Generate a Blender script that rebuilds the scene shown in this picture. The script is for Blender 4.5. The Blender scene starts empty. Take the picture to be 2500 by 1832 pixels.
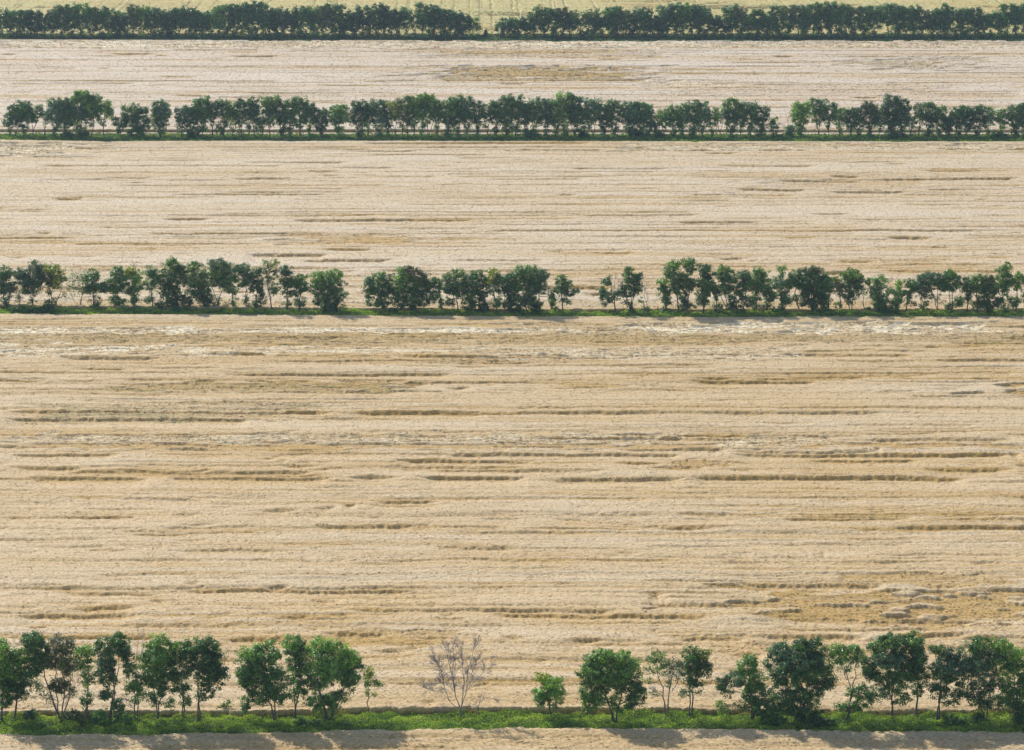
import bpy, math, random
import numpy as np
R = math.radians
sc = bpy.context.scene
C = sc.collection
rng = np.random.default_rng(7)

# ---------------------------------------------------------------- camera
HC = 125.0                      # height of the camera over the fields
F, CX, CY = 6500.0, 1250.0, 916.0   # focal length and centre in pixels of the 2500 px wide photo
PIT = math.atan(1646.0 / F)
cam_d = bpy.data.cameras.new('camera'); cam = bpy.data.objects.new('camera', cam_d); C.objects.link(cam)
cam.location = (0, 0, HC); cam.rotation_euler = (math.pi/2 - PIT, 0, 0)
cam_d.sensor_width = 36; cam_d.lens = 36 * F / 2500; cam_d.clip_start = 1; cam_d.clip_end = 20000
sc.camera = cam
# ---------------------------------------------------------------- world, sun, exposure
SUN = (-0.78, 1.0, 1.0)
sl = math.sqrt(sum(c*c for c in SUN)); elev = math.asin(SUN[2]/sl); azi = math.atan2(SUN[0], SUN[1])
w = bpy.data.worlds.new('World'); sc.world = w; w.use_nodes = True
nt = w.node_tree; bg = nt.nodes['Background']; sky = nt.nodes.new('ShaderNodeTexSky')
sky.sky_type = 'NISHITA'; sky.sun_disc = False; sky.sun_elevation = elev; sky.sun_rotation = azi
sky.air_density = 1.0; sky.dust_density = 1.0; sky.ozone_density = 1.0
nt.links.new(sky.outputs[0], bg.inputs[0]); bg.inputs[1].default_value = 0.145
sd = bpy.data.lights.new('sun', 'SUN'); so = bpy.data.objects.new('sun', sd); C.objects.link(so)
sd.energy = 4.0; sd.angle = R(0.5); sd.color = (1.0, 0.965, 0.915)
so.rotation_euler = (math.pi/2 - elev, 0, -azi + math.pi); so.location = (-100, 200, 200)
sc.view_settings.view_transform = 'Standard'; sc.view_settings.look = 'None'
sc.view_settings.gamma = 1; sc.view_settings.use_curve_mapping = False
sc.view_settings.exposure = 0.10
sc.render.resolution_x = 1024; sc.render.resolution_y = 750

# ---------------------------------------------------------------- photo pixel -> place on the land
cp, sp_ = math.cos(PIT), math.sin(PIT)
def ray(px, py):
    a = (px - CX)/F; b = -(py - CY)/F
    return a, cp + b*sp_, -sp_ + b*cp
def ground(px, py, z=0.0):
    dx, dy, dz = ray(px, py); t = (z - HC)/dz
    return dx*t, dy*t
def on_plane(px, py, Y):
    dx, dy, dz = ray(px, py); t = Y/dy
    return dx*t, HC + dz*t
def mpp(Y, z=0):                 # metres per photo pixel at distance Y
    return (Y*cp + (HC - z)*sp_)/F

# ---------------------------------------------------------------- materials
def new_mat(name):
    m = bpy.data.materials.new(name); m.use_nodes = True
    n = m.node_tree; n.nodes.clear()
    return m, n, n.nodes.new, n.links.new
def ramp(N, L, fac, stops):
    r = N('ShaderNodeValToRGB'); e = r.color_ramp.elements
    while len(e) < len(stops): e.new(0.5)
    for i, (p, c) in enumerate(stops):
        e[i].position = p; e[i].color = (*c, 1)
    L(fac, r.inputs[0]); return r.outputs[0]
def noise(N, L, vec, scale, detail=3, rough=0.6):
    t = N('ShaderNodeTexNoise'); t.inputs['Scale'].default_value = scale
    t.inputs['Detail'].default_value = detail; t.inputs['Roughness'].default_value = rough
    L(vec, t.inputs['Vector']); return t
def mapped(N, L, vec, s, rot=0):
    m = N('ShaderNodeMapping'); m.inputs['Scale'].default_value = s; m.inputs['Rotation'].default_value = (0, 0, rot)
    L(vec, m.inputs[0]); return m.outputs[0]
def mix(N, L, fac, a, b, mode='MIX'):
    m = N('ShaderNodeMix'); m.data_type = 'RGBA'; m.blend_type = mode; m.clamp_factor = True
    for s, v in ((0, fac), (6, a), (7, b)):
        if hasattr(v, 'is_linked') or hasattr(v, 'node'): L(v, m.inputs[s])
        elif s == 0: m.inputs[0].default_value = v
        else: m.inputs[s].default_value = (*v, 1)
    return m.outputs[2]

def leaf_mat(name, dark, light, transl=0.38, spec=0.55):
    m, n, N, L = new_mat(name)
    geo = N('ShaderNodeNewGeometry'); tc = N('ShaderNodeTexCoord'); oi = N('ShaderNodeObjectInfo')
    nz = noise(N, L, tc.outputs['Object'], 0.9, 2)
    ad = N('ShaderNodeMath'); ad.operation = 'MULTIPLY_ADD'
    L(geo.outputs['Random Per Island'], ad.inputs[0]); ad.inputs[1].default_value = 0.62
    n15 = N('ShaderNodeMath'); n15.operation = 'MULTIPLY'; L(nz.outputs[0], n15.inputs[0]); n15.inputs[1].default_value = 1.5; L(n15.outputs[0], ad.inputs[2])
    sb = N('ShaderNodeMath'); sb.operation = 'MULTIPLY_ADD'; L(oi.outputs['Random'], sb.inputs[0]); sb.inputs[1].default_value = 0.3
    sb.inputs[2].default_value = -0.85
    s2 = N('ShaderNodeMath'); s2.operation = 'ADD'; L(ad.outputs[0], s2.inputs[0]); L(sb.outputs[0], s2.inputs[1])
    col = ramp(N, L, s2.outputs[0], [(0.0, tuple(q*.7 for q in dark)), (0.45, tuple(.5*(p+q) for p, q in zip(dark, light))), (0.9, tuple(q*1.35 for q in light))])
    p = N('ShaderNodeBsdfPrincipled'); p.inputs['Roughness'].default_value = 0.38
    p.inputs['Specular IOR Level'].default_value = spec
    L(col, p.inputs['Base Color'])
    t = N('ShaderNodeBsdfTranslucent')
    tcx = mix(N, L, 1.0, col, (1.15, 1.15, 0.45), 'MULTIPLY'); L(tcx, t.inputs[0])
    mx = N('ShaderNodeMixShader'); mx.inputs[0].default_value = transl
    L(p.outputs[0], mx.inputs[1]); L(t.outputs[0], mx.inputs[2])
    o = N('ShaderNodeOutputMaterial'); L(mx.outputs[0], o.inputs[0])
    return m
LM = {
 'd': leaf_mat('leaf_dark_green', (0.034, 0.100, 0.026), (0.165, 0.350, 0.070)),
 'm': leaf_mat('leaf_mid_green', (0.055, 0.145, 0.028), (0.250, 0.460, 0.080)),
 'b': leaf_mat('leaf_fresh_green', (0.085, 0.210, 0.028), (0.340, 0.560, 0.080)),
 'y': leaf_mat('leaf_yellow_green', (0.170, 0.250, 0.018), (0.500, 0.560, 0.050)),
 'o': leaf_mat('leaf_olive', (0.075, 0.115, 0.030), (0.240, 0.290, 0.085)),
 'g': leaf_mat('leaf_grey_green', (0.060, 0.145, 0.065), (0.230, 0.390, 0.180)),
 'n': leaf_mat('leaf_brown_green', (0.070, 0.095, 0.022), (0.230, 0.240, 0.060)),
}
LKEYS = list(LM)
def bark_mat(name, a, b):
    m, n, N, L = new_mat(name); tc = N('ShaderNodeTexCoord')
    nz = noise(N, L, mapped(N, L, tc.outputs['Object'], (6, 6, 1.5)), 2.0, 4)
    col = ramp(N, L, nz.outputs[0], [(0.3, a), (0.7, b)])
    p = N('ShaderNodeBsdfPrincipled'); p.inputs['Roughness'].default_value = 0.9; p.inputs['Specular IOR Level'].default_value = 0.15
    L(col, p.inputs['Base Color']); bp = N('ShaderNodeBump'); bp.inputs['Strength'].default_value = 0.5; bp.inputs['Distance'].default_value = 0.03
    L(nz.outputs[0], bp.inputs['Height']); L(bp.outputs[0], p.inputs['Normal'])
    o = N('ShaderNodeOutputMaterial'); L(p.outputs[0], o.inputs[0]); return m
BARK = bark_mat('bark', (0.075, 0.062, 0.055), (0.19, 0.165, 0.15))
DEAD = bark_mat('dead_bark', (0.150, 0.143, 0.150), (0.31, 0.30, 0.315))

def wheat_mat(name, pale, warm, far=1.0, green=(0.24, 0.225, 0.075)):
    m, n, N, L = new_mat(name); tc = N('ShaderNodeTexCoord'); V = tc.outputs['Object']
    def at(a):
        q = N('ShaderNodeAttribute'); q.attribute_name = a; return q.outputs['Fac']
    big = noise(N, L, mapped(N, L, V, (0.007, 0.075, 1)), 1.0, 4)
    mid = noise(N, L, mapped(N, L, V, (0.09, 0.55, 1)), 1.0, 4)
    fin = noise(N, L, mapped(N, L, V, (2.2/far, 6.5/far, 5)), 1.0, 4, 0.75)
    hue = noise(N, L, mapped(N, L, V, (1.8/far, 2.6/far, 3)), 1.0, 2, 0.6)
    c = mix(N, L, ramp(N, L, big.outputs[0], [(0.32, (0, 0, 0)), (0.68, (1, 1, 1))]), pale, warm)
    c = mix(N, L, ramp(N, L, mid.outputs[0], [(0.35, (0, 0, 0)), (0.8, (0.55, 0.55, 0.55))]), c, warm)
    c = mix(N, L, at('lodge_glow'), c, (0.54, 0.345, 0.110))  # lodged ochre straw, saturated to paint warm light bouncing among the stems
    c = mix(N, L, at('weed'), c, green)
    c = mix(N, L, at('straw'), c, (0.93, 0.81, 0.575))
    c = mix(N, L, 1.0, c, ramp(N, L, fin.outputs[0], [(0.36, (0.66, 0.60, 0.50)), (0.5, (0.97, 0.96, 0.94)), (0.64, (1.24, 1.26, 1.28))]), 'MULTIPLY')
    c = mix(N, L, 1.0, c, ramp(N, L, hue.outputs[0], [(0.3, (1.06, 0.98, 0.95)), (0.5, (1, 1, 1)), (0.7, (0.95, 1.01, 0.92))]), 'MULTIPLY')
    geo = N('ShaderNodeNewGeometry'); c = mix(N, L, 1.0, c, ramp(N, L, geo.outputs['Random Per Island'], [(0.0, (0.84, 0.80, 0.73)), (0.5, (1.0, 0.98, 0.95)), (1.0, (1.15, 1.15, 1.14))]), 'MULTIPLY')
    p = N('ShaderNodeBsdfPrincipled'); p.inputs['Roughness'].default_value = 0.75; p.inputs['Specular IOR Level'].default_value = 0.25
    L(c, p.inputs['Base Color'])
    bp = N('ShaderNodeBump'); bp.inputs['Strength'].default_value = 0.8; bp.inputs['Distance'].default_value = 0.09*far
    L(fin.outputs[0], bp.inputs['Height']); L(bp.outputs[0], p.inputs['Normal'])
    o = N('ShaderNodeOutputMaterial'); L(p.outputs[0], o.inputs[0]); return m
W_NEAR = wheat_mat('wheat_near', (0.670, 0.545, 0.368), (0.65, 0.485, 0.272))
W_MID = wheat_mat('wheat_middle', (0.685, 0.582, 0.430), (0.67, 0.530, 0.345), 1.5)
W_FAR = wheat_mat('wheat_far', (0.690, 0.605, 0.490), (0.68, 0.560, 0.420), 2.0)
W_BACK = wheat_mat('wheat_ripening', (0.63, 0.515, 0.22), (0.53, 0.48, 0.18), 2.4, (0.13, 0.17, 0.05))
def turf_mat(name, a, b, c3):
    m, n, N, L = new_mat(name); tc = N('ShaderNodeTexCoord')
    n1 = noise(N, L, tc.outputs['Object'], 0.35, 3); n2 = noise(N, L, tc.outputs['Object'], 3.0, 4, 0.7)
    c = ramp(N, L, n1.outputs[0], [(0.3, a), (0.5, b), (0.72, c3)])
    c = mix(N, L, 1.0, c, ramp(N, L, n2.outputs[0], [(0.3, (0.5, 0.5, 0.5)), (0.7, (1.3, 1.3, 1.3))]), 'MULTIPLY')
    p = N('ShaderNodeBsdfPrincipled'); p.inputs['Roughness'].default_value = 0.9; L(c, p.inputs['Base Color'])
    bp = N('ShaderNodeBump'); bp.inputs['Distance'].default_value = 0.15; L(n2.outputs[0], bp.inputs['Height']); L(bp.outputs[0], p.inputs['Normal'])
    o = N('ShaderNodeOutputMaterial'); L(p.outputs[0], o.inputs[0]); return m
TURF = turf_mat('turf', (0.030, 0.060, 0.014), (0.06, 0.105, 0.02), (0.11, 0.15, 0.035))
SOIL = turf_mat('stubble', (0.52, 0.43, 0.29), (0.58, 0.48, 0.33), (0.63, 0.53, 0.37))
STUB = turf_mat('pale_stubble', (0.60, 0.50, 0.36), (0.70, 0.58, 0.42), (0.75, 0.62, 0.46))
def weed_mat(name, a, b, c3, sc_=0.22):
    m, n, N, L = new_mat(name); geo = N('ShaderNodeNewGeometry'); tc = N('ShaderNodeTexCoord')
    nz = noise(N, L, mapped(N, L, tc.outputs['Object'], (1, 2.2, 1)), sc_, 4, 0.65)
    ad = N('ShaderNodeMath'); ad.operation = 'MULTIPLY_ADD'; L(geo.outputs['Random Per Island'], ad.inputs[0])
    ad.inputs[1].default_value = 0.22; L(nz.outputs[0], ad.inputs[2])
    c = ramp(N, L, ad.outputs[0], [(0.40, a), (0.6, b), (0.80, c3)])
    p = N('ShaderNodeBsdfPrincipled'); p.inputs['Roughness'].default_value = 0.6; p.inputs['Specular IOR Level'].default_value = 0.25; L(c, p.inputs['Base Color'])
    t = N('ShaderNodeBsdfTranslucent'); L(mix(N, L, 1.0, c, (1.1, 1.15, 0.5), 'MULTIPLY'), t.inputs[0])
    mx = N('ShaderNodeMixShader'); mx.inputs[0].default_value = 0.4; L(p.outputs[0], mx.inputs[1]); L(t.outputs[0], mx.inputs[2])
    o = N('ShaderNodeOutputMaterial'); L(mx.outputs[0], o.inputs[0]); return m
WEED = weed_mat('weeds', (0.085, 0.175, 0.030), (0.30, 0.45, 0.065), (0.56, 0.64, 0.120))
DRY = weed_mat('dry_grass', (0.20, 0.17, 0.055), (0.38, 0.30, 0.12), (0.55, 0.44, 0.22))
WEED2 = weed_mat('painted_shade_weeds', (0.060, 0.140, 0.028), (0.17, 0.31, 0.045), (0.36, 0.46, 0.070), .12)  # weed colour darkened to paint tree shade on the third row strip
WEED3 = weed_mat('painted_deep_shade_weeds', (0.018, 0.060, 0.024), (0.045, 0.110, 0.032), (0.14, 0.24, 0.045), .08)  # darker still, painting the dense tree shade on the farthest strip
WOOD = bark_mat('weathered_wood', (0.07, 0.05, 0.045), (0.14, 0.11, 0.10))

# ---------------------------------------------------------------- mesh helpers
def add_mesh(name, V, Q, mats, parent=None, midx=None, smooth=False, attrs=None):
    me = bpy.data.meshes.new(name); V = np.asarray(V, np.float32); Q = np.asarray(Q, np.int32)
    k = Q.shape[1]
    me.vertices.add(len(V)); me.vertices.foreach_set('co', V.ravel())
    me.loops.add(Q.size); me.loops.foreach_set('vertex_index', Q.ravel())
    me.polygons.add(len(Q)); me.polygons.foreach_set('loop_start', np.arange(0, Q.size, k, dtype=np.int32))
    me.polygons.foreach_set('loop_total', np.full(len(Q), k, np.int32))
    for m in mats: me.materials.append(m)
    if midx is not None: me.polygons.foreach_set('material_index', np.asarray(midx, np.int32))
    if smooth: me.polygons.foreach_set('use_smooth', np.ones(len(Q), bool))
    for a, v in (attrs or {}).items():
        at = me.attributes.new(a, 'FLOAT', 'POINT'); at.data.foreach_set('value', np.asarray(v, np.float32).ravel())
    me.update(calc_edges=True)
    o = bpy.data.objects.new(name, me); C.objects.link(o)
    if parent: o.parent = parent
    return o
def tag(o, label=None, cat=None, group=None, kind=None):
    if label: o['label'] = label
    if cat: o['category'] = cat
    if group: o['group'] = group
    if kind: o['kind'] = kind
    return o
def thing(name, loc):
    o = bpy.data.objects.new(name, None); C.objects.link(o); o.location = loc; o.empty_display_size = 0.5
    return o
class Tubes:
    def __init__(s): s.V = []; s.Q = []; s.n = 0
    def add(s, pts, rad, k=5):
        pts = np.asarray(pts, float); rad = np.asarray(rad, float); n = len(pts)
        tan = np.gradient(pts, axis=0); tan /= np.linalg.norm(tan, axis=1)[:, None] + 1e-9
        ref = np.array([0.3, 1.0, 0.1]); u = np.cross(tan, ref); u /= np.linalg.norm(u, axis=1)[:, None] + 1e-9
        v = np.cross(tan, u); a = np.arange(k)*2*math.pi/k
        ring = pts[:, None] + rad[:, None, None]*(u[:, None]*np.cos(a)[None, :, None] + v[:, None]*np.sin(a)[None, :, None])
        s.V.append(ring.reshape(-1, 3))
        i = np.arange(n-1)[:, None]*k; j = np.arange(k)[None]; j2 = (j+1) % k
        s.Q.append((np.stack([i+j, i+j2, i+k+j2, i+k+j], -1).reshape(-1, 4)) + s.n); s.n += n*k
    def build(s, name, mat, parent): return add_mesh(name, np.concatenate(s.V), np.concatenate(s.Q), [mat], parent, smooth=True)

def ffield(ny, nx, dy, dx, ly, lx, seed):
    """smooth random field, feature sizes ly, lx in metres, unit variance"""
    r = np.random.default_rng(seed).standard_normal((ny, nx)).astype(np.float32)
    ky = np.fft.fftfreq(ny, dy)[:, None]; kx = np.fft.rfftfreq(nx, dx)[None]
    g = np.exp(-((ky*ly*1.6)**2 + (kx*lx*1.6)**2))
    f = np.fft.irfft2(np.fft.rfft2(r)*g, s=(ny, nx)); f -= f.mean()
    return (f/(f.std() + 1e-9)).astype(np.float32)
def sstep(a, b, x): t = np.clip((x-a)/(b-a), 0, 1); return t*t*(3-2*t)
def edge_fn(pts, z=0.0):
    P = np.array([ground(px, py, z) for px, py in pts]); P = P[np.argsort(P[:, 0])]
    return lambda X: np.interp(X, P[:, 0], P[:, 1])

# ---------------------------------------------------------------- row edges (photo polylines)
# strip back edge (foot of the field behind) and strip front edge (top of the wheat in front)
BACK = {'A': edge_fn([(-500, 1750), (600, 1749), (1000, 1742), (1500, 1741), (2000, 1744), (3000, 1745)]),
        'B': edge_fn([(-500, 752), (0, 753), (900, 760), (1500, 763), (2500, 763), (3000, 763)]),
        'C': edge_fn([(-500, 327), (0, 328), (500, 329), (3000, 330)]),
        'C2': edge_fn([(-500, 322.5), (0, 322.5), (500, 323), (3000, 323.5)]),
        'D': edge_fn([(-500, 87), (3000, 88)])}
FRONT = {'A': edge_fn([(-500, 1790), (0, 1789), (300, 1789), (800, 1784), (1100, 1779), (1500, 1777), (2000, 1781), (2500, 1785), (3000, 1786)], 0.85),
         'B': edge_fn([(-500, 767), (0, 767), (450, 768), (900, 771), (1300, 773), (2500, 773), (3000, 773)], 0.85),
         'C': edge_fn([(-500, 341), (0, 341.5), (250, 345.5), (600, 344), (1500, 345.5), (2500, 346), (3000, 346)], 0.85),
         'D': edge_fn([(-500, 96), (0, 97), (800, 98.5), (1400, 99.5), (2000, 99), (3000, 99)], 0.85)}

# ---------------------------------------------------------------- wheat fields
# furrows seen in the photo: (x0, x1, y, drop, recovery length in metres, dy at the right end)
S_AB = [(0,2500,820,.30,2,3),(0,600,812,.25,1.5,4),(360,1180,831,.42,2.5,6),(0,440,838,.35,2,2),(0,180,850,.3,2,0),(1100,1700,838,.25,2,0),
 (90,515,908,.5,3,2),(500,1330,911,.5,3,2),(1250,2500,912,.4,2,-2),(0,340,916,.18,1.5,0),(260,1040,925,.5,4,1),(1250,1590,926,.4,4,3),(1700,2000,929,.2,2,0),
 (1660,2500,901,.2,1.5,2),(1660,2500,918,.2,1.5,-1),
 (240,300,946,.5,2,0),(300,400,950,.3,2,0),(510,790,948,.45,2,0),(850,890,948,.6,2,0),(1160,1240,940,.4,2,0),(1260,1370,948,.35,2,0),(1540,1600,945,.35,2,0),(1930,2020,946,.35,2,0),
 (70,270,991,.35,2,-3),(730,1000,991,.35,2,0),(1250,1330,993,.45,2,0),(1500,1640,989,.3,2,0),(0,840,1004,.55,4,1),(830,1210,1005,.65,4,0),(1260,2200,1006,.5,4,0),(1920,2060,1004,.65,3,3),
 (0,640,1021,.68,5,1),(640,1050,1021,.35,3,0),(0,480,1053,.25,2,-3),(830,1480,1053,.42,3,-1),(1780,2080,1054,.35,2,2),(430,560,1051,.25,2,0),
 (40,300,1062,.3,2,0),(250,780,1068,.35,2,3),(800,1420,1066,.4,2,5),(1430,2000,1069,.5,3,2),(2080,2500,1072,.5,4,-1),(1800,1910,1079,.4,2,0),
 (95,160,1094,.6,2,0),(170,255,1094,.6,2,0),(265,740,1094,.5,3,0),(0,330,1110,.55,3,-3),(430,560,1108,.5,3,3),(640,710,1108,.6,2,0),
 (1095,1135,1091,.6,2,3),(1208,1250,1092,.6,2,4),(1280,1300,1094,.6,2,0),(1340,1450,1094,.5,2,1),(1480,1810,1093,.6,3,0),(1820,1880,1094,.6,2,0),(2128,2156,1092,.8,2,0),(2168,2200,1094,.6,2,0),(2215,2300,1094,.6,2,0),(2335,2365,1094,.5,2,0),
 (1060,1700,1107,.6,3,1),(1765,2500,1107,.68,4,1),(2450,2500,1107,.8,4,0),(676,712,1123,.45,2,0),(1935,2280,1122,.68,3,0),
 (0,240,1139,.55,3,4),(250,470,1146,.65,3,4),(440,545,1149,.7,3,-9),(540,610,1138,.4,3,-6),(1010,1430,1145,.5,3,4),(1745,1890,1145,.55,2,1),(1920,2060,1146,.45,2,0),(2230,2500,1146,.55,3,-1),(2440,2500,1130,.4,2,0),
 (50,390,1164,.8,4,2),(380,840,1164,.7,4,0),(830,1000,1163,.8,4,0),(1000,1310,1164,.75,4,1),(1310,1700,1166,.7,4,-1),(1660,2380,1164,.8,4,-1),
 (0,420,1172,.2,1,1),(430,480,1182,.3,2,0),(910,945,1183,.35,2,0),
 (140,540,1217,.45,3,2),(880,1110,1220,.55,3,-2),(1280,1430,1218,.25,2,0),(1930,2170,1217,.35,2,0),(2260,2290,1217,.2,2,0),(1480,1640,1220,.4,2,-1),(830,880,1233,.7,2,-4),
 (505,590,1237,.45,2,-2),(600,760,1248,.6,3,-3),(750,840,1244,.6,3,-8),(60,90,1246,.35,2,0),(235,270,1246,.35,2,0),(330,360,1245,.3,2,0),
 (120,170,1264,.45,2,0),(190,265,1262,.5,2,4),(300,340,1260,.5,2,0),(400,520,1257,.5,2,-4),(2330,2360,1233,.35,2,0),(2100,2195,1245,.45,2,-1),(870,1110,1232,.45,2,-3),
 (725,1060,1283,.55,3,-3),(1120,1310,1266,.5,3,0),(1310,1480,1268,.6,3,-2),(1450,1660,1253,.4,3,0),(1660,1820,1256,.5,3,2),(1820,1950,1252,.35,2,-2),(2150,2200,1264,.35,2,0),(1005,1070,1280,.5,2,-1),
 (0,270,1322,.3,2,2),(0,320,1336,.3,2,0),(370,420,1333,.4,2,1),(530,710,1333,.4,2,-2),(1020,1310,1333,.45,3,3),(1760,2260,1330,.4,3,-3),(0,120,1350,.4,2,2),(220,300,1350,.35,2,0),(1300,1560,1338,.35,3,0),(1060,1250,1350,.3,2,4),
 (0,2500,1344,.16,1.2,0),(0,900,1368,.42,1.3,-1),(900,1700,1367,.42,1.3,0),(1700,2500,1368,.42,1.3,2),
 (440,500,1424,.45,2,0),(1910,2010,1375,.35,2,3),(580,620,1376,.3,2,0),(2180,2330,1397,.5,3,0),(2360,2430,1400,.4,2,0),(2060,2110,1408,.4,2,0),
 (1764,2190,1424,.7,5,4),(2180,2400,1428,.5,3,0),(2353,2500,1443,.4,4,0),(1958,2014,1444,.5,2,2),(2051,2088,1448,.5,2,3),(1820,1965,1462,.65,3,-1),(1820,1860,1484,.6,2,4),(1839,2170,1502,.55,4,2),(2442,2500,1479,.4,3,0),(2435,2500,1504,.4,3,-2),(2240,2290,1465,.5,2,0),
 (336,432,1466,.55,3,5),(140,372,1484,.55,3,-1),(0,372,1502,.55,3,-1),(460,563,1506,.6,3,1),(0,140,1450,.5,2,0),(60,300,1468,.35,2,0),(723,859,1467,.65,3,0),(875,946,1461,.5,2,0),(739,850,1482,.6,2,3),(671,780,1510,.6,2,-4),(770,880,1503,.5,2,-2),(880,1000,1497,.45,2,-2),(1050,1135,1498,.6,2,3),(1020,1090,1475,.4,2,0),
 (755,1002,1542,.65,4,2),(960,1138,1550,.7,4,5),(500,770,1561,.55,3,-3),(0,240,1570,.45,3,4),(870,1042,1588,.65,3,1),(1058,1240,1588,.6,3,2),(1240,1440,1590,.2,3,0),(900,1100,1625,.3,3,2),(1000,1720,1608,.5,2,0),(1430,1620,1563,.5,3,-4),(1610,1870,1556,.6,3,-4),(1816,2144,1549,.7,4,0),(2140,2400,1549,.6,4,-3),(1530,1780,1589,.45,3,2),(1700,1865,1591,.55,3,0),(1560,1660,1448,.3,2,0),(1580,1680,1475,.4,2,3),(1600,1640,1460,.35,2,0),(0,500,1600,.35,3,0),(500,900,1640,.3,3,0),(0,400,1535,.3,2,0),(900,1300,1680,.25,2,0),(1000,1090,1710,.45,3,0),(1720,1800,1695,.4,2,0),
 (2450,2500,925,.4,2,0),(2430,2500,938,.5,6,2)]
S_AB2 = [(0,2500,1030,.2,2,0),(0,2500,1100,.22,2,0),(900,2500,1042,.2,2,1),(0,1500,1128,.25,2,0),(0,2500,1205,.2,2,1),(0,1200,1228,.2,2,0),(1100,2500,1300,.25,2,1),(0,1000,1302,.22,2,0),(0,2500,1386,.18,2,1),(0,1400,1410,.2,2,0),(1200,2500,880,.3,2,0),(0,1300,885,.3,2,1),(0,2500,960,.2,2,0),(0,2500,975,.2,2,0),(200,2500,860,.3,2,0),(0,1500,795,.3,2,1),(1200,2500,1520,.3,2,3),(0,700,1545,.3,2,1),(700,1900,1525,.3,2,0)]
S_BC = [(112,227,484,.8,3,0),(579,870,396,.5,3,0),(279,560,369,.35,2,-1),(240,400,434,.45,2,0),(0,80,456,.4,2,0),(440,470,429,.55,2,0),(571,607,429,.55,2,0),(758,850,430,.5,2,0),(240,327,532,.5,2,0),(383,535,534,.65,2,0),(698,1180,537,.6,3,0),
 (76,144,570,.75,3,-1),(170,200,570,.4,2,0),(287,660,581,.5,3,0),(640,1020,576,.5,3,-5),(680,760,591,.5,3,0),(850,1030,590,.5,3,-1),(400,495,619,.6,3,2),(590,820,621,.85,4,0),(130,280,627,.45,3,-1),(0,90,628,.5,3,0),(930,1010,626,.3,2,0),(1130,1300,584,.4,2,0),
 (600,740,456,.3,2,0),(520,570,497,.35,2,0),(900,1040,397,.3,2,0),(1360,1420,501,.4,2,0),(1200,1260,398,.3,2,0),(1340,1400,500,.4,2,0),(1320,1500,461,.3,2,0),(0,300,415,.25,2,0),(0,1000,482,.2,1.5,0),
 (1886,2130,441,.6,3,1),(2005,2125,430,.65,3,0),(2121,2500,437,.65,3,-2),(1775,1990,460,.6,3,4),(2010,2232,467,.7,3,0),(1500,1640,461,.4,2,0),(2232,2500,462,.5,2,0),(2143,2232,400,.6,3,0),(1950,2100,394,.4,2,0),(2232,2500,417,.45,3,0),(1530,1600,399,.4,2,0),
 (1500,2000,365,.55,3,0),(2000,2500,358,.5,3,0),(1240,1500,366,.5,2,0),(1050,1500,370,.3,2,0),(0,700,363,.2,2,0),(640,1000,369,.35,2,0),(1722,1810,503,.5,2,-1),(1868,1899,502,.55,2,0),(1660,1700,473,.4,2,0),(2400,2476,503,.5,2,0),(2030,2080,502,.45,2,0),(1770,1830,494,.35,2,0),
 (2143,2298,580,.65,3,0),(1880,2030,580,.4,2,0),(2014,2165,637,.6,3,0),(1722,1855,630,.55,3,-1),(2374,2500,629,.7,4,0),(1966,2120,664,.7,4,0),(2130,2500,662,.5,4,0),(1500,2100,612,.25,2,0),(1200,2000,660,.4,3,0),(0,700,652,.4,3,0),(150,330,657,.5,3,0),(0,500,640,.3,2,2),(900,1500,660,.5,3,0),(850,960,698,.6,4,-1),(850,960,715,.7,4,0),(1400,1500,700,.6,4,0),(1400,1540,715,.65,4,0),(780,900,662,.5,3,0),
 (0,2500,673,.3,3,0),(800,2400,740,.2,3,0),(1420,1900,680,.4,3,0),(100,900,668,.3,2,0)]
S_CD = [(1095,1450,183,.7,4,0),(1060,1574,194,.75,3,1),(1100,1500,172,.5,4,0),(370,500,187,.5,3,0),(0,300,205,.45,2,0),(0,100,225,.5,2,1),(100,350,203,.5,2,0),(150,380,226,.4,2,0),(1040,1580,135,.5,4,0),(1100,1300,129,.6,4,0),(1300,1500,141,.4,4,0),
 (2100,2220,171,.5,4,-5),(2220,2330,160,.5,4,-10),(1600,2250,206,.45,3,0),(1600,1900,213,.5,3,0),(1700,2300,219,.45,3,0),(2000,2500,224,.45,3,0),(2180,2500,230,.45,3,-2),(1400,2500,232,.4,3,3),(500,900,202,.3,2,0),(540,860,226,.5,3,1),(600,900,231,.4,3,0),(830,1250,233,.3,2,0),
 (0,600,108,.6,4,0),(0,420,116,.5,4,0),(500,900,112,.4,4,0),(900,2500,106,.5,4,0),(1200,2500,115,.5,4,0),(900,1300,122,.35,3,0),(1350,2400,124,.4,4,0),(0,450,125,.4,3,0),(0,900,150,.2,2,0),(0,1200,247,.4,3,0),(1300,2500,246,.4,3,0),(1000,2500,262,.4,3,0),
 (500,650,128,.4,3,0),(900,1060,185,.4,3,0),(0,2500,280,.35,3,0),(0,2500,300,.3,3,0),(1900,2500,134,.35,3,0)]
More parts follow.
